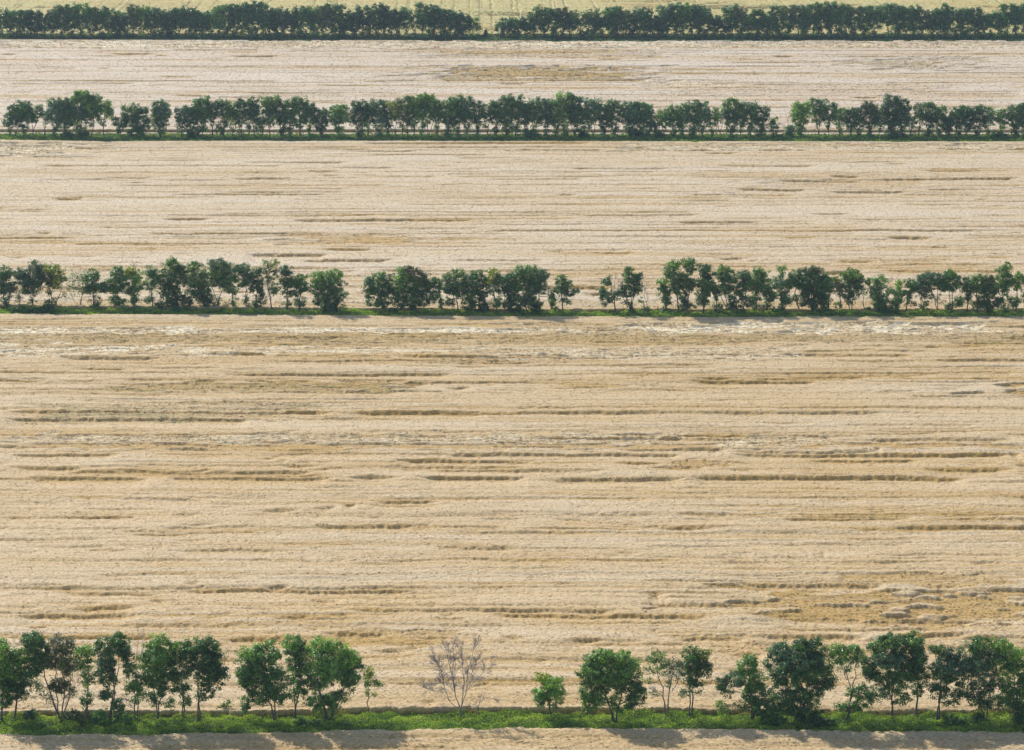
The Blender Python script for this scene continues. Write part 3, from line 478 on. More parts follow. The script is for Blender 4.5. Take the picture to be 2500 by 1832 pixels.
# --- nearest row: (label, base x, base y, stems, density, lobes, dead twigs)
GA = 'trees of the nearest shelterbelt row'
ROW_A = [
 ('green tree cut by the left edge of the nearest row', 4,1762,1,.9,[(5,1592,20,30,'b'),(-12,1640,30,40,'m'),(8,1685,18,38,'d')],None),
 ('fresh green tree second from the left in the nearest row', 35,1760,1,1,[(50,1598,26,20,'b'),(30,1622,30,26,'b'),(32,1655,36,30,'d'),(40,1690,24,24,'d'),(20,1705,16,16,'d',.6)],None),
 ('tall dark leaning tree near the left end, taller than its neighbours', 145,1766,1,1,[(82,1566,27,22,'d'),(92,1592,29,24,'d'),(98,1620,26,20,'d'),(80,1640,24,14,'d'),(84,1668,20,10,'d',.5),(95,1692,22,14,'o',.25)],None),
 ('thin olive tree with a brown clump and bare lower limbs', 150,1762,3,.62,[(148,1576,36,20,'o'),(140,1605,32,22,'o'),(168,1622,26,24,'o'),(146,1672,22,13,'n',2.0),(165,1690,18,20,'o',.5),(120,1700,14,14,'o',.3)],[(150,1700,152,1545),(140,1650,128,1560),(160,1720,195,1660),(145,1735,110,1690)]),
 ('slender tree with bright flat top left of the double-stemmed pair', 212,1748,1,.75,[(208,1590,25,13,'b'),(203,1620,22,20,'m'),(208,1655,18,20,'m',.7),(212,1706,14,18,'d'),(228,1655,9,16,'g',.4)],None),
 ('green tree with lit left side and thin double stem', 268,1765,2,1,[(290,1562,26,14,'m'),(262,1580,28,18,'m'),(256,1612,24,24,'g'),(300,1590,22,22,'d'),(258,1650,24,22,'d'),(312,1625,14,22,'d',.7),(260,1696,17,15,'d')],None),
 ('thin sparse tree with dead grey top twigs', 332,1758,2,.5,[(325,1642,18,18,'d'),(334,1668,20,18,'d'),(338,1695,20,20,'d'),(318,1680,14,14,'o')],[(333,1700,335,1545),(335,1660,350,1560),(330,1720,300,1700),(330,1735,305,1710)]),
 ('dense round dark tree with forked trunk, sixth wide crown from left', 385,1760,2,1,[(392,1576,36,20,'b'),(380,1600,36,24,'m'),(400,1625,36,28,'d'),(372,1655,26,24,'d'),(408,1665,24,26,'d'),(370,1705,20,16,'d',.7),(412,1715,14,14,'d',.6)],None),
 ('thin lacy tree squeezed between two dense dark crowns', 447,1762,2,.6,[(436,1600,20,22,'m'),(438,1640,24,24,'d'),(444,1680,18,20,'d'),(455,1710,12,14,'d')],None),
 ('wide dark tree at the right end of the left clump', 485,1763,2,1,[(470,1582,30,20,'m'),(505,1580,26,18,'m'),(490,1608,48,24,'d'),(528,1635,28,22,'d'),(500,1642,40,24,'d'),(520,1672,26,16,'d',.6),(500,1695,20,18,'d',.6)],None),
 ('tiny leafy sapling just right of the left clump', 548,1742,1,.4,[(550,1722,10,8,'b'),(545,1732,9,7,'d'),(558,1716,6,5,'m')],None),
 ('broad dark tree at the left end of the second clump', 672,1761,2,1,[(618,1598,28,18,'b'),(652,1585,32,20,'m'),(602,1628,26,24,'d'),(640,1625,34,26,'d'),(660,1655,38,26,'d'),(608,1662,28,24,'d'),(640,1695,34,22,'d'),(596,1720,12,16,'d'),(685,1690,20,20,'d')],None),
 ('tall dark tree whose top sticks out of the second clump', 720,1758,2,1,[(713,1564,24,17,'m'),(722,1585,26,20,'d'),(724,1615,22,22,'d'),(732,1650,26,22,'d'),(722,1688,24,18,'d',.8)],None),
 ('wide green tree at the right end of the second clump', 801,1760,3,1,[(772,1584,28,20,'b'),(818,1584,28,18,'b'),(848,1604,20,22,'b'),(790,1615,42,26,'m'),(858,1636,26,28,'d'),(812,1645,44,26,'d'),(852,1668,22,16,'d'),(778,1668,30,22,'d',.8),(838,1694,24,14,'d',.7),(775,1714,30,20,'d'),(816,1712,14,24,'d')],None),
 ('light yellow-green sapling right of the second clump', 900,1756,1,.55,[(902,1642,14,12,'y'),(898,1662,11,13,'b'),(918,1670,11,8,'b'),(928,1668,7,5,'y'),(896,1690,10,8,'b',.5),(912,1694,8,6,'b',.5)],None),
 ('small round yellow-topped tree standing alone right of the bare tree', 1347,1753,1,1,[(1332,1660,24,13,'y'),(1352,1666,22,14,'b'),(1334,1686,30,14,'m'),(1364,1692,20,14,'m'),(1324,1708,20,12,'d'),(1362,1718,15,12,'d',.6)],None),
 ('big rounded free-standing tree with full dome crown', 1500,1762,3,1.1,[(1487,1600,40,17,'b'),(1450,1620,30,20,'m'),(1526,1620,34,20,'b'),(1485,1636,50,24,'m'),(1440,1648,28,20,'m'),(1540,1650,28,24,'d'),(1495,1672,46,20,'d'),(1438,1688,24,18,'m'),(1554,1690,18,24,'d'),(1480,1705,36,18,'m',.6),(1440,1722,20,16,'m',.8),(1538,1712,18,14,'d'),(1508,1730,16,16,'m',.6)],None),
 ('see-through sparse tree with two pale trunks beside the dome tree', 1628,1753,2,.42,[(1602,1606,22,14,'m'),(1616,1630,22,16,'m'),(1586,1632,16,10,'m',.7),(1580,1662,14,7,'m',.7),(1598,1692,16,7,'g',.7),(1640,1624,18,22,'g',.6),(1636,1660,14,20,'g',.5)],[(1630,1720,1636,1600),(1620,1690,1585,1680),(1640,1690,1658,1640)]),
 ('mid-sized tree with yellowish right shoulder and twin thin trunks', 1686,1753,2,.85,[(1685,1596,24,15,'m'),(1712,1602,20,14,'y'),(1692,1622,32,18,'d'),(1724,1628,16,20,'o'),(1690,1650,26,20,'d'),(1700,1676,20,16,'d',.6),(1676,1690,18,14,'g',.5)],None),
 ('lopsided bushy tree sloping down to the left', 1838,1758,2,.9,[(1832,1612,17,14,'m'),(1825,1636,26,18,'m'),(1796,1656,24,16,'g'),(1760,1668,18,16,'d'),(1840,1665,28,24,'m'),(1772,1692,20,12,'o',.5),(1845,1700,32,26,'d'),(1764,1725,14,16,'m',.7),(1812,1718,24,16,'o',.6),(1860,1730,24,22,'d')],None),
 ('largest bulky tree right of the lopsided tree', 1962,1764,3,1.05,[(1955,1574,25,15,'d'),(1905,1592,26,20,'g'),(1992,1584,24,20,'d'),(1945,1606,48,22,'g'),(1900,1628,28,24,'g'),(1988,1622,36,28,'d'),(1938,1646,44,24,'d'),(2012,1662,30,24,'d'),(1965,1680,46,18,'d',.7),(1900,1680,22,22,'g',.6),(1958,1712,42,26,'d'),(1900,1725,28,22,'m'),(1965,1742,40,14,'d')],None),
 ('flat-topped thin tree between the two bulkiest trees', 2068,1762,2,.75,[(2048,1588,26,14,'m'),(2088,1588,22,14,'m'),(2060,1606,30,14,'m'),(2098,1612,16,16,'d',.7),(2062,1632,22,14,'g',.5),(2098,1692,26,18,'d'),(2062,1728,20,10,'d'),(2095,1722,24,12,'d')],None),
 ('massive two-topped tree in the right clump', 2178,1758,2,1.05,[(2170,1559,25,13,'m'),(2234,1560,23,17,'m'),(2148,1580,24,16,'m'),(2205,1582,36,20,'d'),(2170,1606,42,22,'g'),(2238,1602,24,26,'d'),(2205,1632,42,22,'d'),(2120,1628,20,22,'d'),(2150,1650,34,20,'d',.8),(2190,1668,34,22,'m',.8),(2140,1698,28,20,'g',.7),(2200,1705,24,16,'d',.6)],None),
 ('thin straight-trunked tree tucked right of the two-topped tree', 2237,1752,1,.85,[(2240,1638,24,22,'d'),(2250,1660,18,16,'d',.6),(2240,1686,14,14,'d')],None),
 ('greyish-green spreading tree with round left tuft', 2290,1759,2,.9,[(2286,1582,15,13,'m'),(2322,1594,26,15,'g'),(2308,1622,34,20,'g'),(2350,1618,24,22,'g'),(2290,1640,24,18,'d',.8),(2335,1650,38,20,'d'),(2290,1682,22,18,'d'),(2352,1690,30,18,'d',.8),(2322,1706,20,14,'d',.6)],None),
 ('wide lacy-crowned tree second from the right edge', 2407,1759,2,.9,[(2384,1568,23,16,'m'),(2436,1570,25,15,'b'),(2408,1592,46,18,'g'),(2388,1618,34,20,'g'),(2436,1614,32,20,'m'),(2400,1644,42,20,'g',.7),(2392,1680,30,18,'d',.8),(2430,1672,26,20,'d',.6),(2388,1712,28,14,'d'),(2428,1712,22,14,'d',.6)],None),
 ('fresh green tree at the right edge of the nearest row', 2470,1758,2,.9,[(2474,1592,24,18,'b'),(2478,1618,22,20,'b'),(2466,1645,26,22,'m',.8),(2470,1680,24,22,'d',.8),(2456,1706,20,18,'d'),(2486,1712,22,24,'d')],None),
 ('dark foliage tree cut by the right edge of the photo', 2516,1762,1,1,[(2510,1650,20,40,'m'),(2510,1710,18,36,'d')],None),
]
for i, (lab, bx, by, stm, dn, lobes, dead) in enumerate(ROW_A):
    t = tree('A', bx, by, lobes, 'sapling' if 'sapling' in lab else 'tree', .195, dn*1.1, stm, BARK, .55, 1.0 if dn > .7 else 2.0, 100+i, .15 if 'sapling' not in lab else .09, dead)
    tag(t, lab, 'tree', GA)
# bare trees
def bare_tree(bx, by, limbs, label, tr, seed, depth):
    r = np.random.default_rng(seed); X0, Y0 = ground(bx, by); root = thing('bare_tree', (X0, Y0, 0)); T = Tubes(); B = Tubes()
    def P(px, py, y=0): x, z = on_plane(px, py, Y0); return np.array([x-X0, y, z])
    fork = P(bx, by-14); T.add(np.array([[0, 0, -.05], [0, 0, .25], fork]), [tr*1.3, tr, tr*.95], 7); T.build('trunk', DEAD, root)
    for (pts, rad, dep) in limbs:
        Q_ = [fork if j == 0 and p is None else P(*p, y=r.normal(0, .5)*min(1, j)) for j, p in enumerate(pts)]
        for j in range(len(Q_)-1):
            rad *= .8 if j == 0 else 1; rr_ = rad*(1-.75*j/len(Q_)); n = 5; p = curve(Q_[j], Q_[j+1], n, .02, r); B.add(p, np.linspace(rr_, rad*(1-.75*(j+1)/len(Q_)), n), 5)
            if j == 0 and len(Q_) > 3: continue
            for q in range(8 if depth > 2 else 4):
                a = p[r.integers(1, n)]; d0 = Q_[j+1]-Q_[j]; d0 /= np.linalg.norm(d0); d = d0 + r.normal(0, .55, 3); d[2] += .15; d /= np.linalg.norm(d)
                grow(B, a, a+d*dep*r.uniform(.8, 1.7), max(rr_*.32, .015), depth-1, r, 3, 5, .009)
        a = Q_[-1]; d = Q_[-1]-Q_[-2]; d /= np.linalg.norm(d)
        for q in range(3): grow(B, a, a+(d+r.normal(0, .25, 3))*dep*1.1, .018, 2, r, 3, 3, .009)
    B.build('branches', DEAD, root); tag(root, label, 'tree', GA)
bare_tree(1125, 1749, [
  ([None,(1113,1700),(1108,1660),(1097,1622),(1090,1590)],.085,.9),
  ([None,(1113,1700),(1104,1650),(1108,1610),(1106,1580)],.07,.8),
  ([None,(1130,1700),(1134,1660),(1130,1620),(1128,1580)],.085,.9),
  ([None,(1138,1690),(1140,1650),(1150,1615),(1158,1585)],.07,.9),
  ([(1136,1690),(1150,1672),(1175,1655),(1198,1625)],.055,.9),
  ([None,(1098,1712),(1084,1680),(1078,1640),(1066,1615)],.065,.9),
  ([(1098,1712),(1075,1692),(1050,1690),(1035,1680)],.04,.8),
  ([None,(1100,1735),(1088,1730),(1072,1742)],.035,.6),
  ([(1104,1655),(1088,1640),(1072,1640),(1058,1600)],.04,.8),
  ([(1138,1665),(1155,1640),(1166,1612)],.04,.8),
  ([(1112,1690),(1085,1668),(1062,1670)],.035,.7)], 'large leafless grey tree standing alone in the gap of the nearest row', .17, 5, 3)
bare_tree(1167, 1749, [
  ([None,(1170,1715),(1184,1705),(1204,1700),(1212,1710)],.05,.6),
  ([None,(1168,1720),(1172,1700)],.035,.5),
  ([None,(1165,1722),(1152,1714),(1146,1724)],.03,.5)], 'small leafless tree right beside the large bare tree', .075, 9, 2)

# shrubs of the nearest row
def shrub(label, bx, by, lobes, leaf, seed, group, clump=.45, dens=1.1):
    r = tree('S', bx, by, lobes, 'shrub', leaf, dens, 1, BARK, clump, 1.0, seed, .05); tag(r, label, 'shrub', group); return r
GS = 'shrubs in the verge under the nearest trees'
for i, (lab, bx, by, lobes) in enumerate([
  ('small dark shrub left of the leaning tall tree', 72,1762,[(72,1746,15,11,'d')]),
  ('wide brownish shrub under the slender bright-topped tree', 190,1768,[(178,1748,20,14,'o'),(205,1750,20,15,'n')]),
  ('round dark green shrub left of the tall thin double stem', 245,1772,[(245,1750,17,20,'m'),(238,1758,14,12,'d')]),
  ('dark shrub climbing the double-stemmed trunk', 292,1768,[(290,1724,17,18,'d'),(300,1755,22,12,'d')]),
  ('low dark shrub under the right of the bulkiest tree', 2000,1772,[(1995,1760,22,10,'d'),(2025,1762,16,7,'d')]),
  ('leafy shrub at the foot of the lopsided tree', 1885,1772,[(1880,1752,20,16,'m'),(1905,1760,16,10,'d')]),
  ('low shrub left of the wide lacy tree trunk', 2388,1768,[(2386,1752,16,10,'d')]),
  ('low green shrub between the greyish tree and the lacy tree', 2330,1770,[(2322,1756,18,9,'m'),(2345,1762,14,6,'d')]),
  ('dark weedy shrub at the right edge of the photo', 2490,1772,[(2488,1752,20,14,'d')]),
  ('low dark shrub under the wide tree ending the second clump', 760,1772,[(765,1764,24,7,'d'),(735,1764,16,6,'d')]),
  ]): shrub(lab, bx, by, lobes, .2, 300+i, GS)

# --- second row
ROW_B = [
 (17,758,1,[(12,665,16,14,'m'),(16,686,19,16,'d'),(18,708,18,13,'d'),(8,728,10,8,'d',.5)]),
 (80,757,2,[(48,666,15,14,'g'),(82,655,18,13,'g'),(58,684,24,16,'g'),(88,680,20,18,'d'),(72,702,26,14,'d')]),
 (52,757,1,[(50,732,14,9,'o',.3),(45,722,10,7,'d',.4)]),
 (128,756,2,[(126,658,20,11,'y'),(150,672,14,11,'y'),(112,678,20,18,'o'),(134,688,18,14,'y',.8),(152,725,12,10,'o',.3),(122,708,12,10,'o',.5)]),
 (196,755,1,[(176,680,12,12,'m',.35),(202,678,13,12,'g',.4),(168,702,13,7,'d',.4),(192,706,12,14,'g',.25)]),
 (228,758,1,[(223,673,15,11,'m'),(230,690,24,13,'d'),(222,708,20,10,'d'),(252,702,12,12,'d'),(232,748,9,9,'d'),(232,732,20,11,'o',.4)]),
 (293,756,1,[(286,664,14,11,'d'),(288,684,25,15,'d'),(286,703,20,12,'d'),(281,732,13,11,'d'),(264,700,11,12,'d')]),
 (330,757,1,[(316,663,13,8,'y'),(328,676,19,11,'b'),(334,698,18,15,'m'),(325,734,8,12,'d'),(322,712,13,10,'d')]),
 (374,758,1,[(368,662,13,12,'g'),(378,682,18,16,'d'),(366,702,11,12,'g',.7),(370,730,11,9,'g',.5)]),
 (432,758,1,[(420,645,18,13,'b'),(415,666,24,14,'m'),(440,662,14,12,'d'),(422,688,30,16,'d'),(418,712,26,16,'d'),(425,735,16,16,'d'),(455,735,16,12,'d'),(398,744,18,9,'d')]),
 (501,757,1,[(476,656,20,12,'b'),(464,680,20,16,'b'),(494,684,24,20,'m'),(484,708,28,16,'d'),(500,728,18,16,'d')]),
 (533,757,2,[(520,646,14,11,'g'),(540,643,14,11,'g'),(530,664,22,14,'m'),(534,686,18,14,'d'),(548,680,10,18,'d')]),
 (570,758,1,[(562,658,13,13,'g'),(565,679,15,15,'d'),(556,703,17,10,'d'),(572,712,8,8,'d'),(572,736,9,10,'d',.6),(552,744,9,6,'o',.5)]),
 (601,758,2,[(592,653,15,11,'g'),(602,672,20,15,'g'),(606,690,14,12,'d'),(586,694,9,7,'d',.6)]),
 (638,759,1,[(628,665,12,10,'m'),(630,683,15,15,'d'),(624,703,14,10,'d'),(636,716,10,10,'d'),(626,738,9,12,'d')]),
 (666,762,1,[(652,644,12,10,'m',.5),(669,640,11,8,'y',.6),(660,662,19,11,'o',.55),(664,684,14,12,'g',.6),(670,706,13,12,'d',.8),(648,656,9,6,'g',.5)]),
 (701,761,1,[(699,660,14,10,'d'),(700,676,16,12,'d'),(712,692,16,9,'d'),(699,694,14,9,'d'),(702,714,13,10,'d',.8)]),
 (731,762,1,[(738,677,12,7,'m'),(728,690,11,12,'d'),(744,702,14,10,'d'),(726,712,11,12,'d'),(734,735,16,11,'d',.45)]),
 (808,767,1,[(786,674,21,12,'b'),(815,674,17,13,'b'),(780,694,20,15,'m'),(812,696,26,16,'d'),(790,716,26,14,'d'),(820,722,22,14,'d'),(778,736,15,8,'d'),(806,744,22,12,'d'),(800,757,20,9,'d'),(838,749,9,6,'m',.5)]),
 (938,766,1,[(925,676,18,11,'m'),(903,692,13,15,'g'),(945,688,16,14,'d'),(922,702,26,14,'d'),(905,718,13,12,'d'),(948,714,16,13,'d'),(900,740,7,6,'m'),(935,735,20,16,'d')]),
 (1010,766,2,[(1002,662,22,9,'n'),(980,674,22,14,'b'),(1022,678,24,15,'o'),(995,692,36,16,'m'),(1035,696,18,14,'d'),(1000,712,40,15,'d'),(978,736,16,17,'d'),(1030,728,22,16,'d'),(1008,740,20,13,'d',.7)]),
 (1078,764,1,[(1064,688,14,9,'d'),(1052,700,13,12,'d'),(1076,700,9,10,'m'),(1062,720,14,14,'d',.8),(1077,738,8,9,'m')]),
 (1120,767,2,[(1116,667,16,9,'b'),(1094,677,13,8,'m'),(1114,686,26,14,'d'),(1102,704,18,14,'d'),(1124,708,18,14,'d'),(1098,738,9,11,'d')]),
 (1146,768,1,[(1146,688,17,18,'d'),(1152,712,14,14,'d'),(1144,736,17,15,'d'),(1148,752,13,8,'d')]),
 (1172,763,1,[(1163,672,17,9,'m'),(1180,690,16,13,'d'),(1176,710,18,13,'d'),(1176,730,9,12,'d')]),
 (1212,765,2,[(1203,663,12,8,'y'),(1198,680,12,10,'y',.7),(1212,680,12,12,'o',.7),(1206,700,14,13,'g',.6),(1212,734,14,14,'d',.8)]),
 (1245,767,1,[(1234,680,17,13,'m'),(1232,702,20,13,'d'),(1250,712,18,14,'d'),(1245,738,18,14,'d')]),
 (1287,768,2,[(1285,662,23,12,'m'),(1258,677,20,14,'d'),(1300,678,24,16,'d'),(1278,695,32,15,'d'),(1308,702,16,14,'d'),(1290,732,16,17,'d'),(1266,738,18,12,'d'),(1300,716,16,10,'d',.6)]),
 (1316,766,1,[(1324,672,14,13,'g'),(1322,694,14,12,'g',.9),(1332,710,14,8,'d',.5),(1310,744,14,10,'o'),(1348,722,8,6,'d')]),
 (1346,765,1,[(1348,738,9,11,'d'),(1354,756,8,5,'d')]),
 (1375,766,1,[(1370,679,11,7,'m'),(1377,692,16,9,'d'),(1370,706,20,9,'d'),(1404,710,8,6,'d'),(1390,716,12,6,'d'),(1370,728,13,7,'o',.5)]),
 (1502,768,1,[(1481,690,12,8,'d'),(1470,710,11,8,'g'),(1486,726,20,13,'g'),(1513,716,9,8,'g'),(1486,677,4,4,'d'),(1476,742,9,6,'g',.6)]),
 (1540,768,2,[(1537,661,11,8,'m'),(1536,677,17,12,'m'),(1558,680,13,12,'d'),(1534,697,18,11,'d'),(1555,702,13,9,'d'),(1538,718,18,8,'d'),(1529,740,9,7,'o',.7),(1542,756,6,7,'d')]),
 (1581,767,1,[(1575,754,11,7,'m',.5),(1566,734,8,6,'m',.5)]),
 (1628,767,1,[(1618,694,13,10,'b'),(1622,712,15,13,'d'),(1625,732,11,12,'d'),(1622,757,8,8,'m',.7)]),
 (1656,769,1,[(1643,646,14,10,'b'),(1634,664,15,13,'m'),(1650,678,18,16,'d'),(1652,700,16,14,'d'),(1656,720,8,8,'d',.5)]),
 (1674,770,1,[(1677,642,20,9,'b'),(1684,654,14,9,'m'),(1676,676,17,8,'b'),(1682,690,18,11,'d'),(1676,706,14,12,'d'),(1672,732,9,16,'d'),(1692,746,10,6,'d',.7)]),
 (1716,769,2,[(1716,656,13,10,'g'),(1728,670,18,14,'d'),(1716,688,24,13,'d'),(1732,704,20,12,'d'),(1718,720,17,12,'d'),(1716,738,15,9,'d')]),
 (1747,767,1,[(1748,712,10,10,'d'),(1747,728,5,7,'d'),(1756,745,7,7,'m',.7)]),
 (1778,768,2,[(1766,659,14,9,'b'),(1760,675,13,12,'m'),(1782,676,18,14,'m'),(1776,695,22,13,'d'),(1776,712,12,9,'d',.8),(1786,736,8,13,'d')]),
 (1797,766,1,[(1795,726,13,12,'g',.55),(1798,744,8,8,'m',.6)]),
 (1812,770,1,[(1818,669,15,9,'d'),(1812,684,22,13,'d'),(1832,694,16,13,'d'),(1806,706,14,10,'d'),(1828,734,13,13,'d'),(1812,722,8,9,'d')]),
 (1850,768,1,[(1856,662,16,9,'m'),(1846,678,18,12,'m'),(1866,682,13,12,'m'),(1852,700,20,11,'d'),(1850,722,13,12,'d',.8),(1848,754,9,6,'o',.6)]),
 (1877,765,1,[(1872,708,14,10,'m'),(1878,726,13,12,'d'),(1868,750,14,6,'o',.5)]),
 (1910,767,1,[(1909,658,10,8,'m'),(1908,674,7,5,'g'),(1896,692,16,11,'g'),(1912,702,20,13,'g'),(1902,722,18,12,'d'),(1920,734,12,10,'d'),(1900,756,14,7,'d')]),
 (1950,765,1,[(1944,672,18,11,'m'),(1932,686,17,14,'d'),(1954,694,18,13,'d'),(1948,728,15,8,'d',.7)]),
 (1983,768,2,[(1966,664,18,9,'o'),(1990,659,17,10,'o'),(1980,678,32,14,'d'),(2008,686,16,14,'d'),(1985,698,36,14,'d'),(1978,716,24,14,'d'),(2008,716,20,14,'d'),(1974,740,20,13,'d'),(2006,742,18,13,'d')]),
 (2022,768,1,[(2020,684,13,12,'m'),(2026,702,14,12,'d'),(2015,728,9,8,'d',.6)]),
 (2050,766,1,[(2044,682,8,7,'y'),(2049,696,12,10,'o'),(2050,714,10,9,'o',.7)]),
 (2077,767,2,[(2078,668,25,10,'b'),(2084,682,24,11,'d'),(2076,698,20,12,'d'),(2098,696,13,10,'d'),(2086,722,22,9,'d',.85),(2066,724,9,9,'d',.6)]),
 (2115,766,1,[(2119,755,6,6,'d'),(2110,712,7,8,'g',.6)]),
 (2150,768,1,[(2146,684,16,10,'m'),(2120,688,6,9,'d'),(2144,700,18,9,'g'),(2134,712,14,9,'d'),(2174,710,11,8,'m'),(2150,726,20,10,'d'),(2148,744,22,12,'d'),(2155,757,20,8,'d')]),
 (2190,768,1,[(2196,696,10,9,'b'),(2198,716,13,9,'m'),(2190,736,13,10,'d'),(2184,752,13,9,'d')]),
 (2212,767,1,[(2222,690,15,10,'m'),(2232,702,12,12,'m'),(2214,720,12,9,'d'),(2214,736,6,8,'d',.7)]),
 (2255,768,2,[(2250,677,14,8,'g'),(2242,694,17,12,'g'),(2258,705,16,12,'n',.9),(2250,722,13,9,'o',.6),(2232,742,9,8,'o',.45),(2268,722,11,9,'o',.6)]),
 (2289,765,2,[(2272,674,14,8,'g'),(2292,678,18,10,'g'),(2282,692,22,11,'d'),(2300,700,14,9,'d'),(2294,730,11,8,'o',.5)]),
 (2322,766,2,[(2323,666,14,8,'m'),(2312,680,16,10,'d'),(2332,682,15,12,'d'),(2322,698,22,11,'d'),(2346,738,14,11,'d'),(2312,750,8,6,'d',.7)]),
 (2360,767,1,[(2358,688,13,10,'g'),(2362,706,14,12,'d'),(2364,722,8,7,'d')]),
 (2386,769,1,[(2388,678,16,8,'m'),(2376,692,13,10,'d'),(2390,702,15,11,'d'),(2387,734,17,11,'o')]),
 (2414,770,1,[(2414,680,17,9,'o'),(2404,698,16,12,'d'),(2426,700,15,13,'m'),(2414,716,22,10,'d'),(2428,736,19,11,'d'),(2408,744,14,11,'d'),(2416,757,8,7,'d')]),
 (2453,768,1,[(2456,649,11,8,'m'),(2452,664,16,9,'m'),(2446,680,16,10,'m'),(2462,684,13,10,'d'),(2450,700,14,10,'d'),(2454,716,8,8,'d')]),
 (2479,768,1,[(2486,676,13,9,'b'),(2480,692,14,10,'m'),(2486,708,10,8,'d',.7),(2474,738,15,11,'d')]),
 (2506,768,1,[(2504,684,10,14,'m'),(2504,724,9,9,'d')]),
]
ORD = ['first', 'second', 'third', 'fourth', 'fifth', 'sixth', 'seventh', 'eighth', 'ninth', 'tenth', 'eleventh', 'twelfth', 'thirteenth', 'fourteenth', 'fifteenth', 'sixteenth', 'seventeenth', 'eighteenth', 'nineteenth', 'twentieth']
TENS = ['', '', 'twenty', 'thirty', 'forty', 'fifty', 'sixty', 'seventy', 'eighty', 'ninety']
def ordinal(n):
    if n <= 20: return ORD[n-1]
    return TENS[n//10] + ('-' + ORD[n % 10 - 1] if n % 10 else ('ieth')) if n % 10 else TENS[n//10][:-1] + 'ieth'
TONE = {'d': 'dark green', 'm': 'mid green', 'b': 'fresh green', 'y': 'yellow-green', 'o': 'olive', 'g': 'grey-green', 'n': 'brownish green'}
def size_word(h, hs):
    q = sorted(hs); return 'tall' if h > q[int(len(q)*.75)] else ('short' if h < q[int(len(q)*.25)] else 'medium')
def label_row(items, segs, rowname):
    """items: (x, size word, tone word); counts each tree from the nearer end of its segment"""
    out = []
    for (x, sw, tn) in items:
        for (a, b, lft, rgt) in segs:
            if a <= x < b:
                inside = sorted(i[0] for i in items if a <= i[0] < b); k = inside.index(x)
                n = len(inside)
                out.append(f'{sw} {tn} tree, {ordinal(k+1)} {lft}, {rowname}' if k < (n+1)//2 else f'{sw} {tn} tree, {ordinal(n-k)} {rgt}, {rowname}')
                break
    return out
hs = [min(l[1]-l[3] for l in t[3]) for t in ROW_B]
itemsB = [(t[0], size_word(-h, [-q for q in hs]), TONE[t[3][0][4]]) for t, h in zip(ROW_B, hs)]
labB = label_row(itemsB, [(-99, 860, 'from the left edge', 'leftward from the first gap'), (860, 1440, 'rightward from the first gap', 'leftward from the second gap'), (1440, 9999, 'rightward from the second gap', 'from the right edge')], 'second row up')
for i, (bx, by, stm, lobes) in enumerate(ROW_B):
    dead = None
    if bx == 330: dead = [(330, 690, 328, 636)]
    if bx == 196: dead = [(196, 735, 187, 660), (190, 745, 165, 700)]
    if bx == 1502: dead = [(1502, 735, 1500, 675), (1505, 730, 1515, 680)]
    if bx == 1581: dead = [(1580, 750, 1574, 678), (1580, 730, 1570, 690)]
    if bx == 2115: dead = [(2115, 764, 2109, 700)]
    if bx == 666: dead = [(662, 740, 645, 690), (664, 735, 655, 680)]
    if bx == 2150: dead = [(2160, 700, 2178, 680)]
    r = np.random.default_rng(4000+i)
    if r.random() < .55: lobes = lobes + [(bx+r.normal(0, 5), by-r.uniform(16, 30), r.uniform(8, 13), r.uniform(7, 11), 'd', .6)]
    t = tree('B', bx, by-3, lobes, 'tree', .27, .95, stm, BARK, .62, 1.2, 500+i, .15, dead); tag(t, labB[i], 'tree', 'trees of the second shelterbelt row')
for i, (bx, rx, ry, tn) in enumerate([(85, 26, 6, 'd'), (118, 14, 14, 'd'), (40, 14, 6, 'd'), (1620, 8, 6, 'd'), (960, 14, 6, 'd'), (1178, 18, 11, 'd'), (1310, 12, 9, 'd'), (440, 26, 6, 'd'), (1260, 16, 6, 'd')]):
    shrub(['low dark shrub spread under the blue-green tree near left', 'round dark shrub under the yellow-topped tree', 'low dark shrub near the left edge of the second row',
           'tiny shrub beside the wooden post', 'low shrub under the left of the wide brownish-topped tree', 'round dark bush between the paired trunks in the middle clump',
           'shrub just left of the middle clump right end', 'low dark shrub beneath the tallest left tree of the second row', 'low shrub under the widest dome of the middle clump'][i],
          bx, 766 if ry < 10 else 766, [(bx, 764-ry, rx, ry, tn)], .28, 640+i, 'shrubs under the second tree row')
# wooden post
X0, Y0 = ground(1606, 767); T = Tubes(); T.add([(0, 0, -.1), (0, 0, .9), (.01, 0, 1.75)], [.10, .095, .085], 8)
pt = T.build('fence_post', WOOD, None); pt.location = (X0, Y0, 0); tag(pt, 'short dark wooden post standing in the second row verge', 'post')
bpy.context.view_layer.update()

